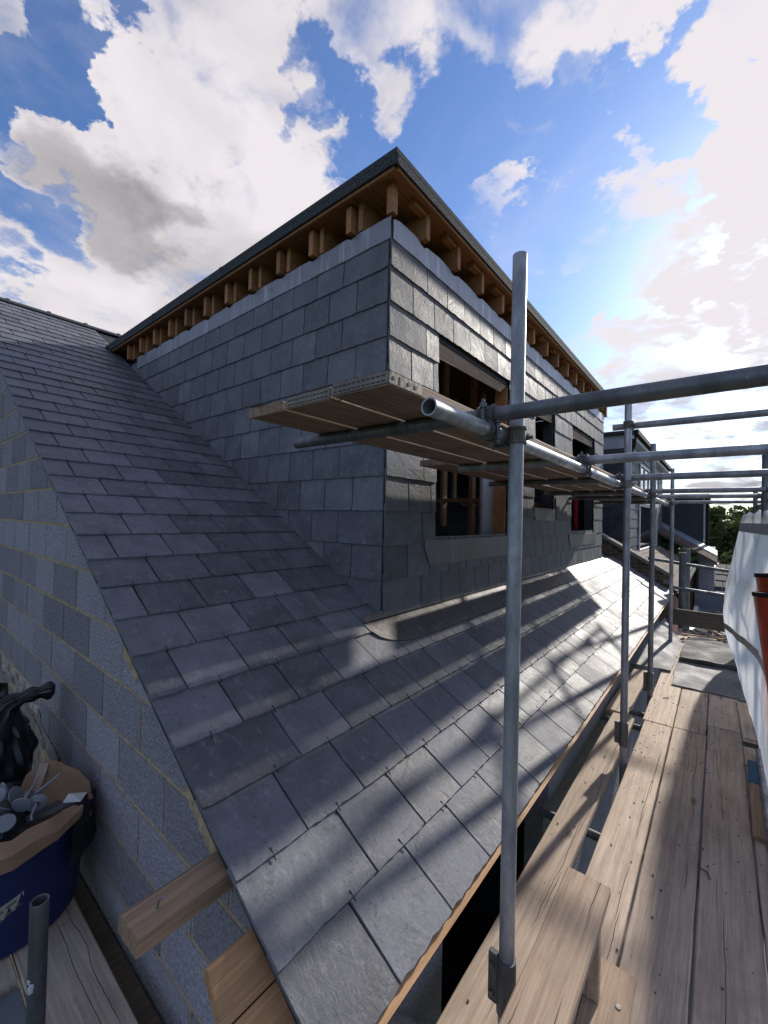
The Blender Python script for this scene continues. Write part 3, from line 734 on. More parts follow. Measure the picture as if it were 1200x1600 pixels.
# inside of the dormer: floor, back wall, ceiling, stud partitions, so the openings look into a room
mb = MB(); mb.box(-6.0, -5.9, YC+.13, YE-.13, .9, ZD-.01); obj('room_back_wall', mb, MINT, dormer)
mb = MB(); mb.box(-5.9, XF-.13, YC+.14, YE-.13, .82, .90); obj('room_floor', mb, MINT, dormer)
mb = MB(); mb.box(-5.9, XF-.56, YC+.14, YE-.13, ZT+.0, ZT+.02); obj('room_ceiling', mb, MINT, dormer)
mb = MB(); mb.box(-5.0, XF-.14, YC+.135, YC+.155, .9, ZT-.03); obj('cheek_lining', mb, MBLUEI, dormer)
for yy, xs in ((4.55, (-1.95, -2.35, -2.75, -3.15, -3.55)), (6.05, (-1.95, -2.45, -2.95, -3.45))):
    for x in xs: mb = MB(); mb.box(x-.022, x+.022, yy, yy+.095, .9, ZT); obj('stud', mb, MNEW, dormer, origin=(x, yy, 1))
    mb = MB(); mb.box(-3.6, -1.90, yy+.005, yy+.09, 1.95, 1.995); obj('stud_noggin', mb, MNEWX, dormer, origin=(-2.5, yy, 1.95))
for y in (3.25, 3.75): mb = MB(); mb.box(-3.62, -3.57, y-.022, y+.022, .9, ZT); obj('stud', mb, MNEW, dormer, origin=(-3.6, y, 1))
mb = MB(); mb.box(-3.62, -3.57, 2.5, 4.5, 1.93, 1.975); obj('stud_noggin', mb, MNEW, dormer, origin=(-3.6, 3, 1.95))
mb = MB(); mb.add([(-1.93, 4.50, 1.2), (-1.90, 4.53, 1.2), (-1.90, 4.53, 2.35), (-1.95, 4.50, 2.35)], [(0, 1, 2, 3)]); mb.v += []
obj('red_strap', MB().box(-1.95, -1.88, 4.50, 4.515, 1.3, 2.4), MREDT, dormer, label='red strap hanging on the stud partition')
obj('red_strap', MB().box(-1.95, -1.90, 7.62, 7.64, 1.5, 2.5), MREDT, dormer, label='red strap inside the far window opening')
# lintels, reveals and jambs
for i, (a, b, c, d) in enumerate(WIN):
    mb = MB(); mb.hexa([(XF-.13, a, d-.005), (XF-.02, a, d-.13), (XF-.02, b-.16 if i == 0 else b, d-.10), (XF-.13, b, d-.005), (XF-.13, a, d), (XF-.02, a, d), (XF-.02, b, d), (XF-.13, b, d)])
    obj('lintel', mb, MLINT, dormer, origin=(XF, a, d))
    mb = MB(); mb.box(XF-.13, XF-.004, b-.028, b-.002, c, d-.02); obj('jamb', mb, MNOG if i == 0 else MNSL, dormer, origin=(XF, b, c))
    mb = MB(); mb.box(XF-.128, XF-.03, a+.002, a+.02, c, d-.02); obj('jamb', mb, MNOG, dormer, origin=(XF, a, c))
obj('jamb_lining', MB().box(XF-.16, XF-.131, 3.86, 4.13, 1.58, 2.62), mat_simple('grey_lining_board', (.30, .31, .33), .8), dormer, label='grey lining board beside the stud inside the near window')
# carpenter's pencil marks on the near lintel are left as grain; lead sills
def lead_sill(y0, y1, zt, zb, curl=True):
    n = 24; low = []; vs = []; fs = []
    for i in range(n+1):
        y = y0+(y1-y0)*i/n; z = zb
        if curl and y < y0+.10: t = (y-y0)/.10; z = zb+(zt-.06-zb)*(1-math.sqrt(max(0, 1-(1-t)**2)))
        for f_ in (0, .5, .93, 1):
            d = .029+.003*mnoise.noise((y*5, f_*3, 2)); zz = z+(zt-z)*f_
            if f_ == 1: d = -.10
            vs.append((XF+d, y, zz+(.004 if f_ >= .93 else 0)))
    for i in range(n):
        for j in range(3): fs.append((i*4+j, i*4+4+j, i*4+5+j, i*4+1+j))
    o_ = len(vs)
    for i in range(n+1): v = vs[i*4]; vs.append((XF+.006, v[1], v[2]))
    for i in range(n): fs.append((i*4, o_+i, o_+i+1, i*4+4))
    fs.append((0, 1, 2, o_))
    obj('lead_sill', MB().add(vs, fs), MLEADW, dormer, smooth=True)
lead_sill(2.58, 4.15, 1.585, 1.385); lead_sill(4.90, 5.70, 1.905, 1.745); lead_sill(6.38, 8.05, 1.56, 1.365)
# loose slate left leaning beside the middle window
slate_piece(front, frame(Vector((XF+.018, 0, 0)), Y_, Z_, X_), 5.72, 1.76, .50, .25, MSF)
# lead apron at the foot of the front wall, dressed over the slates
ap = [1.93, 2.86, 4.35, 5.85, 7.35, 8.62]
for i in range(len(ap)-1):
    y0, y1 = ap[i]-(.02 if i else 0), ap[i+1]+.01; n = 28; vs = []; fs = []
    for k in range(n+1):
        y = y0+(y1-y0)*k/n
        cl = .985-.02*0
        if i == 0:
            t = min(1, (y-y0)/.36); cl = 1.155-(1.155-.985)*math.sqrt(max(0, 1-(1-t)**2))
        ct = 1.2155+.005
        row = []
        for f_ in (0, .08, .5, .97): c = cl+(ct-cl)*f_; row.append(Vector((EX, y, EZ))+UP*c+NR*(.0262+.002*i % 2*.001+.0025*mnoise.noise((y*6, f_*4, i))+(.0022*(i % 2))))
        yv = max(y, YC-.012)
        row.append(Vector((XF+.026, y, roof_z(XF)+.030))); row.append(Vector((XF+.017, y, roof_z(XF)+.075)))
        vs += [tuple(v) for v in row]
    for k in range(n):
        for j in range(5): fs.append((k*6+j, k*6+6+j, k*6+7+j, k*6+1+j))
    o_ = len(vs)
    for k in range(n+1): v = Vector(vs[k*6])-NR*.004; vs.append(tuple(v))
    for k in range(n): fs.append((k*6, o_+k, o_+k+1, k*6+6))
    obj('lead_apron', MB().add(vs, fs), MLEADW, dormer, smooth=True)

# ------------------------------------------------------------------ scaffold frame
sc = thing('eave_scaffold', 'galvanised tube scaffold with couplers standing along the roof eave', 'scaffolding', (-.53, 1.34, -5.6), kind='thing')
def tube(p0, p1, m_=MG, parent=sc, r=.02415, name='scaffold_tube'):
    mid = tuple((Vector(p0)+Vector(p1))/2); return obj(name, MB().tube(p0, p1, r), m_, parent, origin=mid, smooth=True)
POLES = [(-.511, 1.297, -.544, 1.385, 2.655), (-.530, 3.485, -.532, 3.50, 2.68), (-.530, 4.98, -.532, 4.99, 2.55), (-.530, 7.2, -.53, 7.2, 2.53)]
for (xa, ya, xb, yb, zt) in POLES:
    # pole leans a touch: (xa, ya) near the deck, (xb, yb) at the top
    dx, dy = (xb-xa)/zt, (yb-ya)/zt
    tube((xa-dx*5.6, ya-dy*5.6, -5.6), (xb, yb, zt), MG)
for (x, y, zt) in ((.33, 5.30, 2.44), (.36, 7.25, 2.2), (.36, 3.45, 1.95), (.36, 1.3, 2.3)): tube((x, y, -5.6), (x, y, zt), MGD)
LX, LZ = -.588, 2.03
tube((LX, .90, LZ), (LX, 7.75, LZ-.012), MG)
TR = [(1.25, -1.55, 1.3), (2.46, -1.35, 1.3), (3.58, -.66, 1.2), (5.2, -.64, 1.2), (6.3, -.64, 1.2), (7.9, -.64, 1.0)]
for y, xa, xb in TR: tube((xa, y, LZ+.0485), (xb, y+.01, LZ+.0485), MG if y > 2 else MGD)
for y in (3.62, 5.22, 6.32, 7.92): tube((-1.70, y+.06, LZ+.0485), (-.70, y+.06, LZ+.0485), MGD)
tube((-.64, 3.545, 2.463), (1.2, 3.555, 2.452), MG)                       # high guard transom on the second pole
tube((.385, 1.0, 1.84), (.385, 8.2, 1.84), MGD); tube((.385, 1.0, 1.2), (.385, 8.2, 1.2), MGD)
tube((.40, 1.0, 1.99), (.40, 8.2, 1.99), MGD)
# tubes under the deck
for y in (.2, 1.22, 2.66, 4.29, 4.60, 5.36, 6.5, 8.0): tube((-.845, y, -.064), (.75, y, -.064), MGD)
tube((-.475, -.8, -.114), (-.475, 8.6, -.114), MGD); tube((.40, -.8, -.114), (.40, 8.6, -.114), MGD)
def collar(mb, c, ax, r=.030, w=.046):
    c = Vector(c); ax = Vector(ax).normalized(); mb.tube(c-ax*w/2, c+ax*w/2, r, 16, False)
    for e in (-1, 1): mb.tube(c+ax*(e*w/2-.004), c+ax*(e*w/2+.004), r+.004, 16, False)
def coupler(c1, ax1, c2, ax2, parent=sc, bolt=True):
    mb = MB(); c1, c2 = Vector(c1), Vector(c2); collar(mb, c1, ax1); collar(mb, c2, ax2)
    mid = (c1+c2)/2; mb.bev(mid.x-.022, mid.x+.022, mid.y-.022, mid.y+.022, mid.z-.024, mid.z+.024, .006)
    o = obj('coupler', mb, MCOUP, parent, origin=tuple(mid))
    if bolt:
        for c, ax in ((c1, ax1), (c2, ax2)):
            ax = Vector(ax).normalized(); side = ax.cross((c2-c1).normalized())
            b = MB(); p = c+side*.036; q = (c2-c1).normalized()*(1 if c is c2 else -1)
            b.tube(p-q*.03, p+q*.045, .006, 8, False); b.tube(p+q*.018, p+q*.032, .012, 6, False); b.tube(p-q*.03, p-q*.02, .011, 6, False)
            obj('bolt', b, MGD, o)
    return o
def P(i, z):
    xa, ya, xb, yb, zt = POLES[i]; return Vector((xa+(xb-xa)*z/zt, ya+(yb-ya)*z/zt, z))
for i in range(4):
    p = P(i, LZ-.004); coupler((LX, p.y, LZ), Y_, p, Z_)
for y, xa, xb in TR[:4]:
    coupler((LX, y, LZ), Y_, (LX, y, LZ+.0485), X_, bolt=y < 4)
coupler((-.53, 3.548, 2.462), X_, P(1, 2.462), Z_)
for y in (5.2, 6.3): coupler((.36, y, LZ+.0485), X_, (.40, y, 1.99), Y_, bolt=False)
# sleeve joints low on the poles
for i, z in ((0, .26), (1, .20), (2, .15)):
    p = P(i, z); mb = MB(); mb.tube(p-Z_*.085, p+Z_*.085, .0295, 20, False); mb.bev(p.x-.058, p.x-.022, p.y-.012, p.y+.012, z-.075, z+.08, .004)
    o = obj('joint_sleeve', mb, MGD, sc, origin=tuple(p))
    for dz in (-.045, .045):
        b = MB(); b.tube((p.x-.044, p.y-.02, z+dz), (p.x-.044, p.y+.02, z+dz), .009, 6, False); obj('bolt', b, MCOUP, o)

# ------------------------------------------------------------------ boards
def board_mesh(L, W, T, rag0=0.0, rag1=0.0, warp=.003):
    n = max(6, int(L/.12)); mb = MB(); b = .0045; sd = R(0, 99)
    prof = [(-W/2, b), (-W/2+b, 0), (W/2-b, 0), (W/2, b), (W/2, T-b), (W/2-b, T), (W/6, T), (-W/6, T), (-W/2+b, T), (-W/2, T-b)]
    vs = []; m_ = len(prof)
    for i in range(n+1):
        y = L*i/n
        for j, (x, z) in enumerate(prof):
            e = .0022*mnoise.noise((y*4, j*.7, sd))+(.004*mnoise.noise((y*11, j, sd+5)) if abs(x) > W*.4 and R(0, 1) < .25 else 0)
            yy = y
            if i == 0: yy += rag0*(mnoise.noise((x*18, z*30, sd))*.5+.5)
            if i == n: yy -= rag1*(mnoise.noise((x*18, z*30, sd+3))*.5+.5)
            vs.append((x+e, yy, z+warp*mnoise.noise((y*.8, x*4, sd+9))))
    fs = [tuple(range(m_)), tuple(n*m_+j for j in range(m_-1, -1, -1))]
    for i in range(n):
        for j in range(m_): fs.append((i*m_+j, i*m_+m_+j, i*m_+m_+(j+1) % m_, i*m_+(j+1) % m_))
    return mb.add(vs, fs)
def board(label, x0, x1, y0, y1, ztop, T=.038, mat=MW, group=None, rag=(.004, .004), rot=0.0, name='scaffold_board', cat='board', axis='y', band=False, tilt=0.0):
    if axis == 'y':
        Mx = Matrix.Translation(((x0+x1)/2, y0, ztop-T)) @ Matrix.Rotation(rot, 4, 'Z') @ Matrix.Rotation(tilt, 4, 'Y'); L, W = y1-y0, x1-x0
    else:
        Mx = Matrix.Translation((x1, (y0+y1)/2, ztop-T)) @ Matrix.Rotation(math.pi/2+rot, 4, 'Z'); L, W = x1-x0, y1-y0
    if band:
        t = bpy.data.objects.new(name, None); C.objects.link(t); t.matrix_basis = Mx; t['label'] = label; t['category'] = cat
        if group: t['group'] = group
        o = obj('plank', board_mesh(L, W, T, *rag), mat, t, Mx)
        mb = MB(); e = .0012; h = .004
        mb.box(-W/2-e, W/2+e, -e, .0004, h, T-h); mb.box(-W/2-e, -W/2+.0004, -e, .095, h, T-h); mb.box(W/2-.0004, W/2+e, -e, .16, h, T-h)
        bo = obj('end_band', mb, MENDB, t, Mx)
        mb = MB()
        for i in range(11):
            x = -W/2+.018+i*(W-.036)/10
            for z in (.011, .026): mb.box(x-.007, x+.005, -e-.0012, -e-.0002, z-.0012, z+.0018)
        mb.box(W/2+e+.0002, W/2+e+.001, .045, .05, .008, .030)
        for yy in (.02, .09, .125): mb.tube((W/2+e+.0002, yy, .02), (W/2+e+.0012, yy, .02), .006, 10, False)
        obj('nail_slots', mb, MDARK, bo, Mx)
        return t
    o = obj(name, board_mesh(L, W, T, *rag), mat, None, Mx, label, cat, group); return o
MENDB = mat_simple('end_band_steel', (.30, .265, .215), .7, .2, bump=.4, var=.5)
GD = 'boards of the lower scaffold deck'; GU = 'boards of the upper scaffold platform'; GLD = 'boards of the left scaffold return'
MWL = mat_wood('deck_board_light', (.495, .385, .292), (.645, .525, .415))
MWM = mat_wood('deck_board_shaded', (.49, .375, .285), (.63, .505, .40))  # darker copy of the deck wood, shade of the sheeting put into its colour
board('narrow deck board directly under the slate eave, dark void beside it', -.745, -.573, -.6, 4.335, 0, mat=MWL, group=GD, rag=(.01, .03))
board('far narrow deck board under the eave, between the second and third poles', -.815, -.640, 4.37, 5.80, 0, mat=MWM, group=GD, rot=-.02)
board('long pale deck board beside the timber step, left edge along the pole gap', -.500, -.3015, -.6, 4.345, 0, mat=MWL, group=GD, rag=(.01, .015))
board('pale deck board with a wavy central crack, middle of the near walkway', -.2915, -.0715, -.6, 4.36, 0, mat=MWL, group=GD)
board('deck board tinted for sheet shade with long central split, beside the blue ended batten', -.0615, .1560, -.6, 4.60, 0, mat=MWM, group=GD)
board('outermost near deck board lying under the loose galvanised tube', .1650, .388, -.6, 4.02, -.004, mat=MWM, group=GD)
board('short far deck board continuing the pale board beyond the joint, next to the pole gap', -.517, -.300, 4.356, 8.55, 0, mat=MWL, group=GD)
board('far middle deck board running from the joint under the grey felt', -.292, -.0755, 4.372, 8.55, 0, mat=MWL, group=GD)
board('far shade tinted deck board running from the joint under the grey felt', -.0675, .1525, 4.61, 8.55, .001, mat=MWM, group=GD)
board('broken brown deck board with splintered end beside the plastic sheet', .165, .300, 4.50, 5.40, .012, mat=MWM, group=GD, rag=(.05, .03), rot=.03)
board('short cross laid board scrap at the broken edge of the deck', .16, .33, 4.06, 4.42, -.01, mat=MWM, group=GD, rag=(.02, .05))
# the batten with a painted end, and the loose tube
bt = thing('painted_batten', 'short brown batten with a blue painted end lying against the loose tube', 'batten', (.19, 3.1, 0))
obj('batten', board_mesh(.62, .062, .022), MWX if False else mat_wood('batten_brown', (.30, .20, .12), (.40, .28, .18)), bt, Matrix.Translation((.188, 3.12, .001)) @ Matrix.Rotation(-.02, 4, 'Z'))
obj('blue_end', board_mesh(.34, .0625, .0225), MBLUEP, bt, Matrix.Translation((.200, 3.745, .001)) @ Matrix.Rotation(-.02, 4, 'Z'))
obj('loose_tube', MB().tube((.225, 2.2, .026), (.252, 4.28, .026)), MG, None, None, 'loose galvanised tube lying along the deck beside the blue ended batten', 'scaffold tube', smooth=True)
MHOP = mat_wood('step_timber', (.40, .29, .205), (.54, .41, .30), 1.0)
# hop-up step
hop = thing('hop_up_step', 'small timber hop up step standing on the deck beside the front pole', 'step stool', (-.39, 1.4, 0))
obj('tread', board_mesh(1.3, .155, .036), MHOP, hop, Matrix.Translation((-.386, .50, .315)) @ Matrix.Rotation(.0, 4, 'Z'))
mb = MB(); mb.bev(-.455, -.318, 1.66, 1.695, .028, .313); obj('leg_panel', mb, MHOP, hop, origin=(-.39, 1.68, 0))
mb = MB(); mb.bev(-.455, -.318, .60, .635, .028, .313); obj('leg_panel', mb, MHOP, hop, origin=(-.39, .62, 0))
obj('foot_board', board_mesh(1.35, .235, .026), MHOP, hop, Matrix.Translation((-.345, .50, .001)))
mb = MB(); mb.tube((-.262, 1.70, .027), (-.262, 1.70, .0295), .009, 10, False); obj('screw_head', mb, MGD, hop)
# upper platform
UB = 2.103; UT = UB+.040
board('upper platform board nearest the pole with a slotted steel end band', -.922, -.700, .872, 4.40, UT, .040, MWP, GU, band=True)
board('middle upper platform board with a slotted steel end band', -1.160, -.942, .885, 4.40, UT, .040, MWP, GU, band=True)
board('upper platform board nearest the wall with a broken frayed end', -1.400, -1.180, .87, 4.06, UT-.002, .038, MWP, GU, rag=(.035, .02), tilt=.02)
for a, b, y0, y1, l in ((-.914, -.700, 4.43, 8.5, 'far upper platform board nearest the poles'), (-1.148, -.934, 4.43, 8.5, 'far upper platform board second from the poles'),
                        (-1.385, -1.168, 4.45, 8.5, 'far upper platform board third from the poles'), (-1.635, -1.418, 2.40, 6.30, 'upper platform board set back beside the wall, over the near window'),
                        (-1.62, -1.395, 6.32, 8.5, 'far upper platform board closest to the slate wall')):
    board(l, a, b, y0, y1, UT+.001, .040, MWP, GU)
# left return deck beside the gable
board('pale deck board along the foot of the block wall, under the blue tub', -4.4, -.9, .388, .612, 0, mat=MWX, group=GLD, axis='x')
board('deck board behind the steel stub, second from the block wall', -4.4, -2.0, .158, .380, 0, mat=MWX, group=GLD, axis='x')
board('grey plastic covered deck board at the corner nearest the stub', -1.98, -.9, .10, .380, -.01, mat=mat_simple('grey_cover', (.16, .18, .20), .5), group=GLD, axis='x')
# dark sole plate beside the wall
mb = MB(); mb.box(-4.4, -.87, .640, .700, -.30, -.10); obj('ledger_board', mb, MDARKW, None, None, 'dark timber wedged in the gap between the left deck and block wall', 'timber')
# toe board at the far end
board('dark toe board standing across the far end of the deck', -.80, .22, 8.60, 8.64, .30, .27, MDARKW, None, axis='x', name='toe_board', cat='toe board')

# ------------------------------------------------------------------ felt sheets and debris on the far deck
def sheet(name, label, corners, z, T, mat, cat, curl=None, amp=.006, n=(16, 12)):
    a, b, c, d = [Vector((*p, 0)) if len(p) == 2 else Vector(p) for p in corners]; vs = []; fs = []; nu, nv = n
    for j in range(nv+1):
        for i in range(nu+1):
            s, t = i/nu, j/nv; p = (a*(1-s)+b*s)*(1-t)+(d*(1-s)+c*s)*t
            e = .012*mnoise.noise((s*7, t*7, z*50)) if i in (0, nu) or j in (0, nv) else 0
            vs.append((p.x+e, p.y+e, p.z+z+amp*(1+mnoise.noise((p.x*6, p.y*4, z*33)))))
    k = len(vs); vs += [(x, y, zz-T) for x, y, zz in vs]; w = nu+1
    for j in range(nv):
        for i in range(nu): q = j*w+i; fs += [(q, q+1, q+w+1, q+w), (k+q, k+q+w, k+q+w+1, k+q+1)]
    bd = [i for i in range(nu)]+[j*w+nu for j in range(nv)]+[nv*w+i for i in range(nu, 0, -1)]+[j*w for j in range(nv, 0, -1)]
    for i in range(len(bd)): p, q = bd[i], bd[(i+1) % len(bd)]; fs.append((p, k+p, k+q, q))
    return obj(name, MB().add(vs, fs), mat, None, None, label, cat)
MF1 = mat_lead('grey_sheet_a', (.115, .12, .13), (.17, .175, .185), .72, 0); MF2 = mat_lead('dark_sheet', (.045, .045, .047), (.085, .085, .088), .8, 0)
sheet('felt_sheet', 'smooth grey felt sheet across the deck boards, nearest of the two flat sheets', [(-.386, 5.463), (.255, 5.46), (.215, 6.60), (-.40, 6.46)], .010, .006, MF1, 'roofing felt')
sheet('felt_roll', 'thick dark crumpled felt pile across the far deck in front of the toe board', [(-.377, 6.44), (.232, 6.47), (.207, 7.70), (-.378, 7.42)], .055, .045, MF2, 'roofing felt', amp=.014)
sheet('lead_sheet', 'grey lead sheet tilted up between the eave and the third pole', [(-.90, 5.80, .03), (-.42, 5.92, .0), (-.41, 7.45, .0), (-.68, 8.1, .20)], .014, .004, MF1, 'lead sheet')
sheet('paper_scrap', 'crumpled pale paper scrap on the far deck before the toe board', [(-.36, 7.55), (.02, 7.62), (-.02, 8.2), (-.36, 8.1)], .01, .003, MPWALL, 'paper', amp=.02)
for i, (x, y, a, l, lb) in enumerate(((.06, 7.9, .5, .5, 'thin pale stick lying by the toe board, crossing another'), (.10, 8.0, -.6, .45, 'thin pale stick under its crossing neighbour by the toe board'))):
    obj('stick', board_mesh(l, .028, .02), MNEW, None, Matrix.Translation((x, y, .05+.02*i)) @ Matrix.Rotation(a+1.2, 4, 'Z'), lb, 'wood scrap')
mb = MB()
for i in range(60):
    x, y = R(-.45, .2), R(7.2, 8.5); s = R(.01, .05); mb.hexa([(x, y, .02), (x+s, y+s*R(.2, 1), .02), (x+s*.6, y+s, .02), (x-s*.3, y+s*.7, .02), (x, y, .03+s*.5), (x+s, y+s*.5, .03), (x+s*.6, y+s, .03+s*.4), (x-s*.3, y+s*.7, .04)])
for i in range(170):
    x, y = R(-.72, .2), R(.9, 5.2); s = R(.002, .009); mb.hexa([(x, y, .001), (x+s, y+s*.3, .001), (x+s, y+s, .001), (x, y+s, .001), (x, y, .004), (x+s, y+s*.3, .005), (x+s, y+s, .004), (x, y+s, .006)])
obj('debris', mb, MDARKW, kind='stuff', label='small dark crumbs and splinters scattered on the deck', cat='debris')
for i, (x, y, a, lb) in enumerate(((-.055, 3.72, .9, 'curled white offcut on the shade tinted deck board'), (-.02, 2.62, 1.6, 'small dark metal clip on the shade tinted deck board'), (-.42, 5.0, .3, 'dark leaf shaped felt scrap at the pole gap'))):
    mb = MB(); mb.tube((0, 0, .006), (.04, .01, .008), .004, 6, False); mb.tube((.04, .01, .008), (.055, .04, .006), .004, 6, False)
    obj('scrap', mb, (MWHITE, MGD, MDARK)[i], None, Matrix.Translation((x, y, 0)) @ Matrix.Rotation(a, 4, 'Z'), lb, 'scrap')

# ------------------------------------------------------------------ plastic sheet and rubble chute, right
prof = [(0.0, .178), (.12, .160), (.28, .105), (.45, .066), (.65, .050), (.85, .056), (1.05, .082), (1.30, .128), (1.55, .170), (1.80, .208), (1.88, .24)]
def far_x(z):
    for (z0, x0), (z1, x1) in zip(prof[:-1], prof[1:]):
        if z <= z1: t = (z-z0)/(z1-z0); return x0+(x1-x0)*t
    return prof[-1][1]
ps = thing('plastic_sheet', 'white translucent plastic sheeting bulging inward from the outer scaffold rail', 'sheeting', (.25, 5, 0))
nu, nv = 90, 44; vs = []; fs = []
for j in range(nv+1):
    for i in range(nu+1):
        s = i/nu; y = 2.6+4.3*s; z = 1.87*j/nv
        base = .258+.115*(z/1.87)**2; t = min(1, max(0, (y-4.2)/2.6))**2*(3-2*min(1, max(0, (y-4.2)/2.6)))
        x = base+(far_x(z)-base)*t
        f1 = mnoise.noise((y*2.6+z*.9, z*.8, 1.0)); f2 = mnoise.noise((y*7+z*2.0, z*1.6, 4.0)); crs = abs(mnoise.noise((y*3-z*2.2, z*2.6, 8)))
        amp = math.sin(math.pi*min(1, z/1.87))*.9+.1
        x += amp*(.030*f1+.012*f2-.022*crs)*(1 if s < .93 else (1-s)/.07*.9+.1)
        vs.append((x, y+.03*mnoise.noise((z*4, 2, y))*(s > .97), z+.01+(.03*mnoise.noise((y*4, 1, 0)) if j == 0 else 0)+(.02*mnoise.noise((y*3, 5, 0)) if j == nv else 0)))
fs = [(j*(nu+1)+i, j*(nu+1)+i+1, (j+1)*(nu+1)+i+1, (j+1)*(nu+1)+i) for j in range(nv) for i in range(nu)]
obj('sheet', MB().add(vs, fs), MSHEET, ps, smooth=True)
def tapeband(za, zb, w, y0, y1, lab=None):
    n = 40; v2 = []; f2 = []
    for i in range(n+1):
        y = y0+(y1-y0)*i/n; zc = za+(zb-za)*i/n
        for dz in (-w/2, w/2):
            z = max(0.02, zc+dz); jj = min(nv-1, max(0, (z-.01)/1.87*nv)); ii = min(nu-1, (y-2.6)/4.3*nu)
            j0, i0 = int(jj), int(ii); fj, fi = jj-j0, ii-i0
            q = lambda a, b: Vector(vs[b*(nu+1)+a])
            p = q(i0, j0)*(1-fi)*(1-fj)+q(i0+1, j0)*fi*(1-fj)+q(i0, j0+1)*(1-fi)*fj+q(i0+1, j0+1)*fi*fj
            v2.append((p.x-.006, p.y, p.z))
    f2 = [(i*2, i*2+2, i*2+3, i*2+1) for i in range(n)]
    obj('tape_band', MB().add(v2, f2), mat_simple('grey_tape', (.36, .37, .38), .4), ps)
tapeband(.80, .52, .07, 3.0, 6.85); tapeband(1.70, 1.72, .10, 3.0, 6.7)
def chute(lab, c, r0, h, lean):
    t = thing('rubble_chute', lab, 'rubble chute', c, group='red chute sections by the sheet')
    mb = MB(); mb.lathe([(r0*.66, -h), (r0*.98, -.03), (r0*1.0, 0), (r0*.965, 0), (r0*.64, -h)], c, 36); o = obj('shell', mb, MREDP, t, smooth=True)
    mb = MB(); mb.lathe([(r0*1.002, -.022), (r0*1.008, -.016), (r0*1.010, .004), (r0*.955, .006), (r0*.955, -.02)], c, 36); obj('rim', mb, MBLACK, t, smooth=True)
    for q in (t,):
        Mr = Matrix.Translation(c) @ Matrix.Rotation(lean, 4, 'Y') @ Matrix.Rotation(-.10, 4, 'X'); q.matrix_basis = Mr
        for ch in list(q.children): ch.matrix_parent_inverse = Matrix.Translation(c).inverted()
chute('red tapered rubble chute section with black rim, nearer and lower one', (.40, 3.45, 1.335), .24, 1.0, -.04)
chute('red tapered rubble chute section with black rim, partly hidden behind the other', (.425, 3.75, 1.425), .24, 1.0, -.04)

# ------------------------------------------------------------------ left corner: tub, cardboard, anchors, bag, stub
tub = thing('rubble_tub', 'blue plastic rubble tub full of packaging beside the block wall', 'tub', (-2.36, .40, 0))
TC = (-2.375, .40, 0)
mb = MB(); mb.lathe([(.0, .004), (.24, .004), (.252, .012), (.264, .18), (.284, .39), (.293, .395), (.293, .407), (.280, .407), (.262, .18), (.242, .03), (0, .03)], TC, 48, .008); obj('tub_shell', mb, MTUB, tub, smooth=True)
mb = MB(); n = 8; vs = []
for i in range(n+1):
    t = -.30+.33*i/n
    for z in (.13, .215): r_ = .2650+(z-.18)*.098+.0012; vs.append((TC[0]+r_*math.cos(t), TC[1]+r_*math.sin(t), z+.03*i/n))
mb.add(vs, [(i*2, i*2+2, i*2+3, i*2+1) for i in range(n)]); lab_ = obj('paper_label', mb, MPAPER, tub)
mb = MB()
for (ta, tb, z0, z1) in ((-.27, -.19, .185, .197), (-.16, -.05, .192, .202), (-.27, -.20, .150, .162), (-.17, -.09, .162, .172), (-.06, .0, .168, .176)):
    v4 = []
    for t in (ta, tb):
        for z in (z0, z1): r_ = .2650+(z-.18)*.098+.0024; v4.append((TC[0]+r_*math.cos(t), TC[1]+r_*math.sin(t), z+.03*(t+.30)/.33))
    mb.add(v4, [(0, 2, 3, 1)])
obj('label_print', mb, MDARKW, lab_)
def card(label, pts, fold, m_=MCARD, tape=None, nm='cardboard'):
    # two facets folded along an edge; pts = rows of 3D points
    SUB = 6; nr, nc = len(pts), len(pts[0]); vs = []; fs = []; sd = R(0, 50); w = (nc-1)*SUB+1
    for j in range((nr-1)*SUB+1):
        for i in range(w):
            j0, i0 = min(nr-2, j//SUB), min(nc-2, i//SUB); v, u = j/SUB-j0, i/SUB-i0
            p = (Vector(pts[j0][i0])*(1-u)+Vector(pts[j0][i0+1])*u)*(1-v)+(Vector(pts[j0+1][i0])*(1-u)+Vector(pts[j0+1][i0+1])*u)*v
            p += Vector((.010*mnoise.noise((p*9+Vector((sd, 0, 0)))), .010*mnoise.noise((p*11+Vector((0, sd, 0)))), .012*mnoise.noise((p*14+Vector((0, 0, sd))))))
            if j == (nr-1)*SUB or i in (0, w-1): p += Vector((.008*mnoise.noise(p*40), .008*mnoise.noise(p*43), .012*mnoise.noise(p*37)))
            vs.append(p)
    rows_ = (nr-1)*SUB+1
    for j in range(rows_-1):
        for i in range(w-1): fs.append((j*w+i, j*w+i+1, j*w+w+i+1, j*w+w+i))
    nv_ = len(vs); nrm = (vs[1]-vs[0]).cross(vs[w]-vs[0]).normalized()*.004
    allv = vs+[v-nrm for v in vs]; f2 = fs+[tuple(nv_+i for i in f[::-1]) for f in fs]
    bd = list(range(w))+[j*w+w-1 for j in range(1, rows_)]+[(rows_-1)*w+i for i in range(w-2, -1, -1)]+[j*w for j in range(rows_-2, 0, -1)]
    for i in range(len(bd)): p, q = bd[i], bd[(i+1) % len(bd)]; f2.append((p, nv_+p, nv_+q, q))
    t = thing(nm, label, 'cardboard', tuple(vs[0]))
    obj('panel', MB().add(allv, f2), m_, t, smooth=True)
    if tape:
        a, b, c, d = [Vector(p)+nrm*.4 for p in tape]; obj('tape_strip', MB().add([a, b, c, d], [(0, 1, 2, 3)]), MTAPE, t)
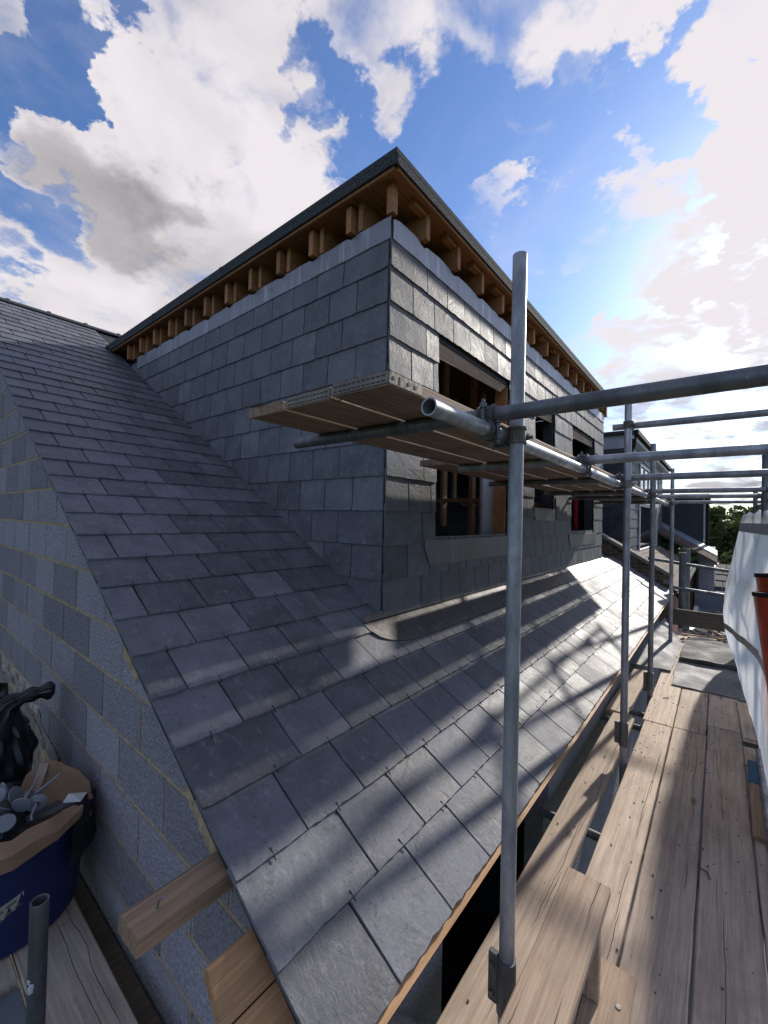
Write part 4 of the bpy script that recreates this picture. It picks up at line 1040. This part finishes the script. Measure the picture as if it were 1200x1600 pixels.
card('taped brown cardboard flap leaning against the block wall in the tub',
     [[(-2.42, .43, .40), (-2.34, .56, .375), (-2.20, .655, .36)], [(-2.46, .46, .50), (-2.40, .575, .50), (-2.24, .672, .40)], [(-2.44, .525, .57), (-2.40, .585, .555), (-2.30, .668, .47)]], 0,
     tape=((-2.425, .47, .425), (-2.395, .50, .42), (-2.42, .545, .56), (-2.44, .515, .565)))
card('long torn brown cardboard strip over the front rim of the tub',
     [[(-2.104, .216, .345), (-2.042, .368, .385), (-2.058, .502, .415), (-2.113, .60, .435)], [(-2.104, .212, .425), (-2.045, .365, .44), (-2.062, .50, .452), (-2.118, .60, .462)], [(-2.15, .21, .45), (-2.10, .36, .47), (-2.105, .48, .48), (-2.15, .585, .47)]], 0)
# black liner inside tub
mb = MB(); vs = []; n = 40
for k, (rr, zz) in enumerate(((.285, .42), (.25, .435), (.17, .40), (.06, .38))):
    for i in range(n): t = 2*math.pi*i/n; q = rr*(1+.05*mnoise.noise((i*.9, k*3, 2))); vs.append((TC[0]+q*math.cos(t), TC[1]+q*math.sin(t), zz+.03*mnoise.noise((i*.8, k, 7))))
mb.add(vs, [(k*n+i, k*n+(i+1) % n, k*n+n+(i+1) % n, k*n+n+i) for k in range(3) for i in range(n)]+[tuple(3*n+i for i in range(n))])
obj('bin_liner', mb, MBAG, None, None, 'black plastic liner crumpled inside the blue tub', 'bin liner', smooth=True)
# a dark rag of liner hanging over the wall side rim
mb = MB(); n = 9; vs = []
for j in range(7):
    for i in range(n): a = .55+.7*i/(n-1); rr = .312+.02*mnoise.noise((i*.7, j*.6, 3)); vs.append((TC[0]+rr*math.cos(a), TC[1]+rr*math.sin(a)*.98, .44-.035*j-.01*mnoise.noise((i, j, 1))))
mb.add(vs, [(j*n+i, j*n+i+1, j*n+n+i+1, j*n+n+i) for j in range(6) for i in range(n-1)])
obj('liner_flap', mb, MBAG, None, None, 'black liner flap hanging over the tub rim at the wall', 'bin liner', smooth=True)
mb = MB(); mb.add([(-2.19, .545, .478), (-2.155, .60, .470), (-2.19, .635, .480), (-2.23, .575, .485), (-2.185, .585, .492)], [(0, 1, 4), (1, 2, 4), (2, 3, 4), (3, 0, 4)])
obj('plastic_scrap', mb, MWHITE, None, None, 'crumpled white plastic scrap between the cardboard pieces', 'packaging')
def anchor(c, rot, tilt, label):
    t = thing('insulation_fixing', label, 'fixing', c, group='grey fixings in the tub')
    mb = MB(); mb.lathe([(0, 0), (.034, 0), (.036, .003), (.034, .005), (.012, .008), (.010, .012)], (0, 0, 0), 20); a = obj('washer', mb, MGREYP, t, smooth=True)
    mb = MB(); mb.tube((0, 0, .008), (0, 0, .10), .0065, 10, False, .0045); mb.tube((0, 0, .10), (.006, 0, .13), .004, 8, False); b = obj('shank', mb, MGREYP, t, smooth=True)
    Mx = Matrix.Translation(c) @ Matrix.Rotation(rot, 4, 'Z') @ Matrix.Rotation(tilt, 4, 'X'); t.matrix_basis = Mx
    for ch in (a, b): ch.matrix_parent_inverse = Matrix.Identity(4)
for i, (x, y, z, r_, tl) in enumerate(((-2.30, .365, .50, .6, 2.4), (-2.22, .30, .49, 2.2, 2.2), (-2.36, .42, .50, -.8, 2.0), (-2.42, .33, .50, 1.6, 1.2), (-2.20, .36, .49, -1.6, 2.6), (-2.46, .40, .49, .2, 1.7), (-2.34, .27, .50, 2.8, 1.9), (-2.26, .42, .50, -2.2, 1.3), (-2.18, .26, .48, .9, 2.9), (-2.28, .23, .48, .3, 2.0), (-2.25, .47, .49, 1.2, 1.5), (-2.39, .36, .51, -2.4, 2.3), (-2.31, .46, .49, 2.6, .9))):
    anchor((x, y, z), r_, tl, 'grey plastic insulation fixing with round washer, '+('in the middle of the heap in the tub', 'washer up beside the front cardboard strip', 'at the back of the heap towards the bag', 'its shank raised at the far left', 'nearest the taped cardboard flap along the strip', 'farthest back in the heap, partly buried', 'at the left rim of the heap', 'between the white scrap and the heap', 'lowest, against the front rim', 'at the near end of the cardboard strip', 'beneath the taped cardboard flap', 'lying on top at the back', 'face up behind the white scrap')[i])
# rubbish bag
bag = thing('rubbish_bag', 'black knotted rubbish sack with twisted neck against the old wall', 'rubbish bag', (-2.87, .39, 0))
n = 64; vs = []; fs = []; path = []
for k in range(30):
    t = k/29; path.append((Vector((-2.95+.08*t, .36+.06*t*t, .66*t)), .215*(math.sin(min(1, .30+t*.74)*math.pi*.62))*(1 if t < .6 else 1-.50*((t-.6)/.4)**1.6)))
for k in range(1, 9):
    t = k/8; path.append((Vector((-2.87+.03*t, .42+.045*t, .66+.075*t)), .125*(1-t)**1.3+.048))
for k in range(1, 13):
    t = k/12; path.append((Vector((-2.84+.05*t, .465+.18*t, .735+.016*math.sin(t*2.6)+.028*t)), (.045-.012*math.sin(t*3.1)+.006*math.sin(t*17))*(1 if k < 12 else .6)))
pr_ = None
for k, (c, r_) in enumerate(path):
    d = (path[min(k+1, len(path)-1)][0]-path[max(k-1, 0)][0]).normalized(); a_ = Vector((1, 0, 0)); b_ = d.cross(a_).normalized(); a_ = b_.cross(d)
    fz = max(0, (k-14)/12)
    for i in range(n):
        t = 2*math.pi*i/n; ca, sa = math.cos(t), math.sin(t)
        w = .11*mnoise.noise((ca*2+4, sa*2, k*.14))+.07*mnoise.noise((ca*5, sa*5, k*.30))-.055*abs(mnoise.noise((ca*9, sa*9, k*.12)))*2
        w += min(1, fz)*.13*mnoise.noise((ca*5.5+9, sa*5.5, k*.05))
        q = r_*(1+w*(1.25 if k > 16 else 1)); vs.append(tuple(c+(a_*ca-b_*sa)*q))
fs = [(k*n+i, k*n+(i+1) % n, k*n+n+(i+1) % n, k*n+n+i) for k in range(len(path)-1) for i in range(n)]+[tuple((len(path)-1)*n+i for i in range(n))]
obj('sack', MB().add(vs, fs), MBAG, bag, smooth=True)
vs = []; fs = []   # loose flap of the mouth at the knot
for j in range(7):
    for i in range(11):
        u = i/10-.5; t = j/6
        vs.append((-2.90+.05*u-.02*t, .42+.10*u*(1+t*.5), .73+.10*t+.02*mnoise.noise((u*6, t*4, 2))+.0))
        vs[-1] = (vs[-1][0]+.03*mnoise.noise((u*5, t*3, 5)), vs[-1][1]-.03*t, vs[-1][2])
fs = [(j*11+i, j*11+i+1, j*11+12+i, j*11+11+i) for j in range(6) for i in range(10)]
obj('mouth_flap', MB().add(vs, fs), MBAG, bag, smooth=True)
# steel stub in front
stub = thing('steel_stub', 'short dull scaffold tube standing upright in front of the blue tub', 'scaffold tube', (-1.66, .362, -5.6))
obj('tube', MB().tube((-1.70, .372, -5.6), (-1.645, .358, .515), .0245, 28), mat_galv('stub_steel', (.16, .165, .17), .55), stub, smooth=True)
mb = MB()
for a, z, s in ((-.9, .26, .006), (-.8, .272, .005), (-1.1, .285, .004)): x = -1.648+.0245*math.cos(a); y = .359+.0245*math.sin(a); mb.hexa([(x-s, y-s, z-s), (x+s, y-s, z-s), (x+s, y+s, z-s), (x-s, y+s, z-s), (x-s, y-s, z+s*1.6), (x+s, y-s, z+s), (x+s, y+s, z+s*1.6), (x-s, y+s, z+s)])
obj('paint_splash', mb, MWHITE, stub)

# ------------------------------------------------------------------ neighbours beyond the party wall
pw = thing('party_wall', 'brown brick parapet wall with sloping coping beyond the far roof edge', 'wall', (-2, 9.6, 0), kind='thing')
YP = 9.58
def pz(x): return roof_z(x)+.33
mb = MB(); mb.prism([(-6.5, -5), (-.72, -5), (-.72, pz(-.72)-.07), (-6.5, pz(-6.5)-.07)], lambda x, z: (x, YP+.21, z), lambda x, z: (x, YP+.008, z)); obj('brick_core', mb, MMORG, pw)
cnt = 0
for k in range(60):
    z0 = -.9+k*.075; x = -.722-(0 if k % 2 else .11)
    if k % 2 == 0: pass
    while x > -3.2:
        poly = [(x-.213, z0), (x, z0), (x, z0+.063), (x-.213, z0+.063)]; poly = clip(poly, -RT, -1, (EZ+EX*RT)+.33-.075)
        if len(poly) > 2 and area(poly) > .002 and z0+.1 > roof_z(x)-.15 - (1.0 if x > -.95 else 0) and cnt < 290:
            mb = MB(); mb.prism(poly, lambda a, b: (a, YP+.1, b), lambda a, b: (a, YP+R(-.003, .002), b)); obj('brick', mb, MBR, pw, origin=(x, YP, z0)); cnt += 1
        x -= .225
mb = MB(); mb.prism([(-6.6, pz(-6.6)-.07), (-.68, pz(-.68)-.07), (-.68, pz(-.68)), (-6.6, pz(-6.6))], lambda x, z: (x, YP+.26, z), lambda x, z: (x, YP-.04, z)); obj('coping', mb, MMORG, pw)
# neighbour dormer
nd = thing('neighbour_dormer', 'neighbouring dark slate dormer with flat roof, white windows and gutter', 'dormer', (-1.7, 10.6, 0), kind='thing')
NX, NY, NE = -1.67, 10.62, 18.3
mb = MB(); mb.box(-6.5, NX, NY, NE, .6, 3.45); obj('body', mb, MNSL, nd)
mb = MB(); mb.box(-6.6, NX+.02, NY-.03, NE+.05, 3.42, 3.72); obj('fascia', mb, mat_simple('pale_fascia', (.36, .38, .43), .7), nd)
mb = MB(); mb.box(-6.7, NX+.18, NY-.12, NE+.6, 3.72, 3.80); obj('roof', mb, MDARK, nd)
mb = MB(); mb.box(NX+.02, NX+.18, NY-.02, NE+.5, 3.62, 3.72); obj('soffit', mb, MWFR, nd)
mb = MB(); mb.box(NX+.18, NX+.27, NY-.1, NE+.55, 3.70, 3.80); obj('gutter', mb, MBLACK, nd)
mb = MB(); mb.tube((NX+.18, NY+.05, 3.72), (NX+.16, NY+.05, 3.45), .04, 10, False); mb.tube((NX+.16, NY+.05, 3.45), (NX+.06, NY+.05, 3.25), .04, 10, False); obj('downpipe', mb, MBLACK, nd)
fr_n = frame(Vector((NX+.004, 0, 0)), Y_, Z_, X_)
for k in range(12):
    y = NY+(.14 if k % 2 else .0)
    z0 = .72+k*.225
    while y < NE-.05:
        w = min(.285, NE-y)
        if not (12.55 < y+.14 < 16.6 and .85 < z0 < 2.3) and not (12.55 < y+.14 < 16.9 and 2.5 < z0+.1 < 3.4): slate_piece(nd, fr_n, y, z0, w-.006, .225, MSF)
        y += .285
fr_nc = frame(Vector((0, NY-.004, 0)), X_, Z_, -Y_)
for k in range(12):
    for i in range(5): slate_piece(nd, fr_nc, NX-.3*(i+1)+(.15 if k % 2 else 0)-.16, .72+k*.225, .295, .225, MNSL)
def window(par, ya, yb, za, zb, nmull, x=NX):
    w = obj('window', MB().box(x+.012, x+.03, ya, yb, za, zb), MGL, par); mb = MB(); f = .06
    mb.box(x+.02, x+.06, ya, yb, za-.0, za+f); mb.box(x+.02, x+.06, ya, yb, zb-f, zb); mb.box(x+.02, x+.06, ya, ya+f, za+f, zb-f); mb.box(x+.02, x+.06, yb-f, yb, za+f, zb-f)
    for i in range(1, nmull): y = ya+(yb-ya)*i/nmull; mb.box(x+.02, x+.055, y-.03, y+.03, za+f, zb-f)
    obj('frame', mb, MWFR, w)
window(nd, 12.6, 16.9, 2.55, 3.30, 5); window(nd, 12.6, 16.4, .98, 2.25, 1)
obj('canopy', MB().box(NX+.02, NX+.10, 12.6, 16.4, 2.25, 2.50), MWFR, nd)
obj('sill', MB().box(NX, NX+.16, 12.5, 16.5, .88, .975), MGWALL, nd)
# neighbour lower roof
nr = thing('lower_slate_roof', 'sunlit slate lower roof of the neighbouring house below its dormer', 'roof', (-1.2, 12, .5), kind='thing')
fr_nr = frame(Vector((EX, 0, EZ)), Y_, UP, NR)
mb = MB(); mb.hexa([rp(-.05, 9.80, -.1), rp(-.05, 16.8, -.1), rp(1.5, 16.8, -.1), rp(1.5, 9.80, -.1), rp(-.05, 9.80, -.004), rp(-.05, 16.8, -.004), rp(1.5, 16.8, -.004), rp(1.5, 9.80, -.004)]); obj('roof_deck', mb, MDARK, nr)
for k in range(6):
    y = 9.85+(.14 if k % 2 else 0)
    while y < 16.6: slate_piece(nr, fr_nr, y, -.05+.228*k, .28, .228, MTILE); y += .285
mb = MB(); mb.box(-.84, -.74, 9.8, 16.8, -5.6, .30); obj('wall', mb, MBRR, nr)
mb = MB(); mb.tube((-.60, 9.8, .36), (-.60, 16.8, .36), .05, 10, False); obj('gutter', mb, MBLACK, nr)
# neighbour scaffold: double post and two rails
ns = thing('neighbour_scaffold', 'dark neighbouring scaffold with two posts and two rails beyond the deck end', 'scaffolding', (-.5, 9.9, -5.6))
for (x, y, zt) in ((-.52, 9.35, 1.22), (-.50, 10.25, 1.26)): tube((x, y, -5.6), (x, y, zt), MGD, ns, .055)
tube((-1.05, 9.30, 1.075), (.75, 9.85, .83), MGD, ns, .028); tube((-.66, 9.25, .58), (.75, 9.75, .42), MGD, ns, .028)
# third house: dark extension, roof strip, grey wall, downpipe
th = thing('third_house', 'dark clad rear extension with brown tiled roof and grey wall below', 'house', (-1, 19, -5.6), kind='thing')
mb = MB(); mb.box(-6, -.46, 19.0, 26, 1.0, 2.75); obj('upper_storey', mb, MNSL, th)
mb = MB(); mb.box(-6.1, -.30, 18.9, 26.1, 2.75, 2.85); obj('roof', mb, MDARK, th)
mb = MB(); mb.tube((-.35, 18.95, -4), (-.35, 18.95, 2.7), .05, 8, False); obj('downpipe', mb, MBLACK, th)
for i in range(2): obj('window', MB().box(-.462, -.43, 19.4+i*3, 21.6+i*3, 1.35, 2.55), MGL, th)
mb = MB()
for i in range(3): mb.box(-.46, -.40, 19.35+i*1.5, 19.42+i*1.5, 1.3, 2.6)
obj('window_frame', mb, MWFR, th)
# sloping abutment roof in front of it
zf = lambda x: .98-(x+.45)*.60
mb = MB(); mb.hexa([(-2.3, 18.0, zf(-2.3)-.12), (-.05, 18.0, zf(-.05)-.12), (-.05, 18.95, zf(-.05)), (-2.3, 18.95, zf(-2.3)), (-2.3, 18.0, zf(-2.3)-.04), (-.05, 18.0, zf(-.05)-.04), (-.05, 18.95, zf(-.05)+.08), (-2.3, 18.95, zf(-2.3)+.08)])
obj('flashing', mb, mat_simple('blue_grey_flashing', (.22, .25, .30), .5), th)
mb = MB(); mb.hexa([(-2.3, 16.9, zf(-2.3)-.30), (-.05, 16.9, zf(-.05)-.30), (-.05, 17.98, zf(-.05)-.18), (-2.3, 17.98, zf(-2.3)-.18), (-2.3, 16.9, zf(-2.3)-.22), (-.05, 16.9, zf(-.05)-.22), (-.05, 17.98, zf(-.05)-.10), (-2.3, 17.98, zf(-2.3)-.10)])
obj('lower_roof', mb, MTILE, th)
for k in range(5):
    for i in range(9):
        x0 = -2.25+i*.245; y0 = 16.92+k*.21; dz = .012+.12*(k*.21)/1.1
        mb = MB(); mb.hexa([(x0, y0, zf(x0)-.22+dz), (x0+.235, y0, zf(x0+.235)-.22+dz), (x0+.235, y0+.22, zf(x0+.235)-.21+dz), (x0, y0+.22, zf(x0)-.21+dz), (x0, y0, zf(x0)-.20+dz), (x0+.235, y0, zf(x0+.235)-.20+dz), (x0+.235, y0+.22, zf(x0+.235)-.195+dz), (x0, y0+.22, zf(x0)-.195+dz)])
        obj('roof_tile', mb, MTILE, th)
mb = MB(); mb.box(-2.6, -.62, 17.2, 19, -5.6, .35); obj('brick_wall', mb, MBRR, th)
mb = MB(); mb.box(-.62, -.13, 18.2, 24, -5.6, .75); obj('grey_wall', mb, MGWALL, th)
for i in range(3): obj('window', MB().box(-.132, -.10, 18.8+i*1.5, 19.6+i*1.5, -1.9, .25), MWFR, th)
mb = MB(); mb.tube((-.62, 16.9, .78), (-.06, 18.5, .60), .06, 8, False); mb.tube((-.58, 17.1, -3.4), (-.58, 17.1, .55), .07, 8, False); obj('gutter_pipe', mb, MBLACK, th)
# rear extension with glazed roof below
ge = thing('glass_extension', 'low extension with greenish glass roof beyond the toe board', 'extension', (0, 13, -5.6), kind='thing')
mb = MB(); mb.box(-.55, .75, 11.5, 15.2, -5.6, -.98); obj('wall', mb, MGWALL, ge)
obj('glass_roof', MB().hexa([(-.45, 11.6, -1.00), (.62, 11.6, -1.00), (.62, 15.0, -.72), (-.45, 15.0, -.72), (-.45, 11.6, -.95), (.62, 11.6, -.95), (.62, 15.0, -.67), (-.45, 15.0, -.67)]), MGLG, ge)
for x in (-.5, .65): obj('glazing_bar', MB().hexa([(x-.05, 11.5, -1.02), (x+.05, 11.5, -1.02), (x+.05, 15.1, -.72), (x-.05, 15.1, -.72), (x-.05, 11.5, -.90), (x+.05, 11.5, -.90), (x+.05, 15.1, -.62), (x-.05, 15.1, -.62)]), MWFR, ge)
obj('parapet', MB().box(-.55, .75, 15.2, 15.5, -5.6, -.25), MGWALL, ge)
tr_ = thing('tiled_porch_roof', 'small grey tiled roof with white edge beside the trees', 'roof', (.2, 19, -1), kind='thing')
obj('roof_slab', MB().hexa([(-.25, 18.5, -.55), (1.2, 18.5, -.55), (1.2, 22, .05), (-.25, 22, .05), (-.25, 18.5, -.48), (1.2, 18.5, -.48), (1.2, 22, .12), (-.25, 22, .12)]), MFELTS, tr_)
for k in range(4):
    for i in range(4):
        x0, y0 = -.24+i*.36+(.12 if k % 2 else 0), 18.6+k*.85; z = -.47+.6*(k*.85+.1)/3.5
        obj('roof_tile', MB().hexa([(x0, y0, z), (x0+.33, y0, z), (x0+.33, y0+.8, z+.137), (x0, y0+.8, z+.137), (x0, y0, z+.04), (x0+.33, y0, z+.04), (x0+.33, y0+.8, z+.15), (x0, y0+.8, z+.15)]), MTILE if False else MFELTS, tr_)
obj('white_edge', MB().box(-.3, 1.25, 16.6, 18.4, -.75, -.60), MWFR, tr_)
obj('patio', MB().box(-.3, 6, 24, 40, -2.2, -1.9), MPWALL, None, kind='structure')

# ------------------------------------------------------------------ trees
def tree(label, x, y, h, r, seed, n=2600):
    random.seed(seed); t = thing('tree', label, 'tree', (x, y, -5.6), group='trees beyond the houses')
    mb = MB(); mb.tube((x, y, -5.6), (x+.2, y, -5.6+h*.5), .32, 10, False, .16)
    for i in range(6): a = R(0, 6.3); mb.tube((x+.1, y, -5.6+h*R(.28, .48)), (x+math.cos(a)*r*.7, y+math.sin(a)*r*.7, -5.6+h*R(.55, .85)), .12, 6, False, .03)
    obj('trunk', mb, MTRUNK, t)
    cl = []
    for i in range(34):
        a = R(0, 6.3); e = R(-.7, 1); rr = R(.45, 1)
        cl.append((x+math.cos(a)*r*rr*math.cos(e*.9)*.95, y+math.sin(a)*r*rr*math.cos(e*.9)*.95, -5.6+h*.62+e*h*.34, R(.16, .34)*r))
    vs = []; fs = []
    for i in range(n):
        cx, cy, cz, cr = random.choice(cl); d = Vector((random.gauss(0, 1), random.gauss(0, 1), random.gauss(0, 1))).normalized()*cr*R(.55, 1.05)
        p = Vector((cx, cy, cz))+d; s = R(.14, .32); a = Vector((R(-1, 1), R(-1, 1), R(-1, 1))).normalized()*s; b = a.cross(Vector((R(-1, 1), R(-1, 1), R(-1, 1)))).normalized()*s*.7
        k = len(vs); vs += [tuple(p-a), tuple(p+b), tuple(p+a), tuple(p-b)]; fs.append((k, k+1, k+2, k+3))
    obj('crown', MB().add(vs, fs), MLEAF, t)
for i, (x, y, h, r, l) in enumerate(((.9, 41, 8.4, 3.2, 'broad green tree just right of the dark extension'), (3.6, 46, 8.9, 3.6, 'broad green tree mostly behind the plastic sheet'), (-1.6, 50, 8.6, 3.4, 'green tree partly hidden behind the dark extension'),
                                     (1.8, 34, 5.4, 2.4, 'low dark tree in front of the taller trees'), (6.5, 40, 8.8, 3.8, 'green tree hidden behind the sheeting'), (2.0, 60, 9.0, 4.0, 'far green tree behind the front row'), (-5, 64, 8.6, 4.2, 'far green tree behind the houses'))):
    tree(l, x, y, h, r, 100+i, 4200)
random.seed(3)
# distant wood along the horizon
vs = []; fs = []
for i in range(9000):
    x = R(-60, 60); y = R(75, 95); z = R(-5.5, 1.3+1.6*mnoise.noise((x*.12, y*.1, 2))); s = R(.3, .7); p = Vector((x, y, z))
    a = Vector((R(-1, 1), R(-1, 1), R(-1, 1))).normalized()*s; b = a.cross(Vector((R(-1, 1), R(-1, 1), R(-1, 1)))).normalized()*s*.7
    k = len(vs); vs += [tuple(p-a), tuple(p+b), tuple(p+a), tuple(p-b)]; fs.append((k, k+1, k+2, k+3))
obj('distant_wood', MB().add(vs, fs), MLEAF, kind='stuff', label='distant belt of green trees on the horizon', cat='wood')
hs = MB(); hs.box(-3, 5, 96, 102, -5.6, 3.0); hs.prism([(0, 0), (1, 0), (.5, 1)], lambda a, b: (-3+8*a, 95.5, 3+1.6*b), lambda a, b: (-3+8*a, 102.5, 3+1.6*b))
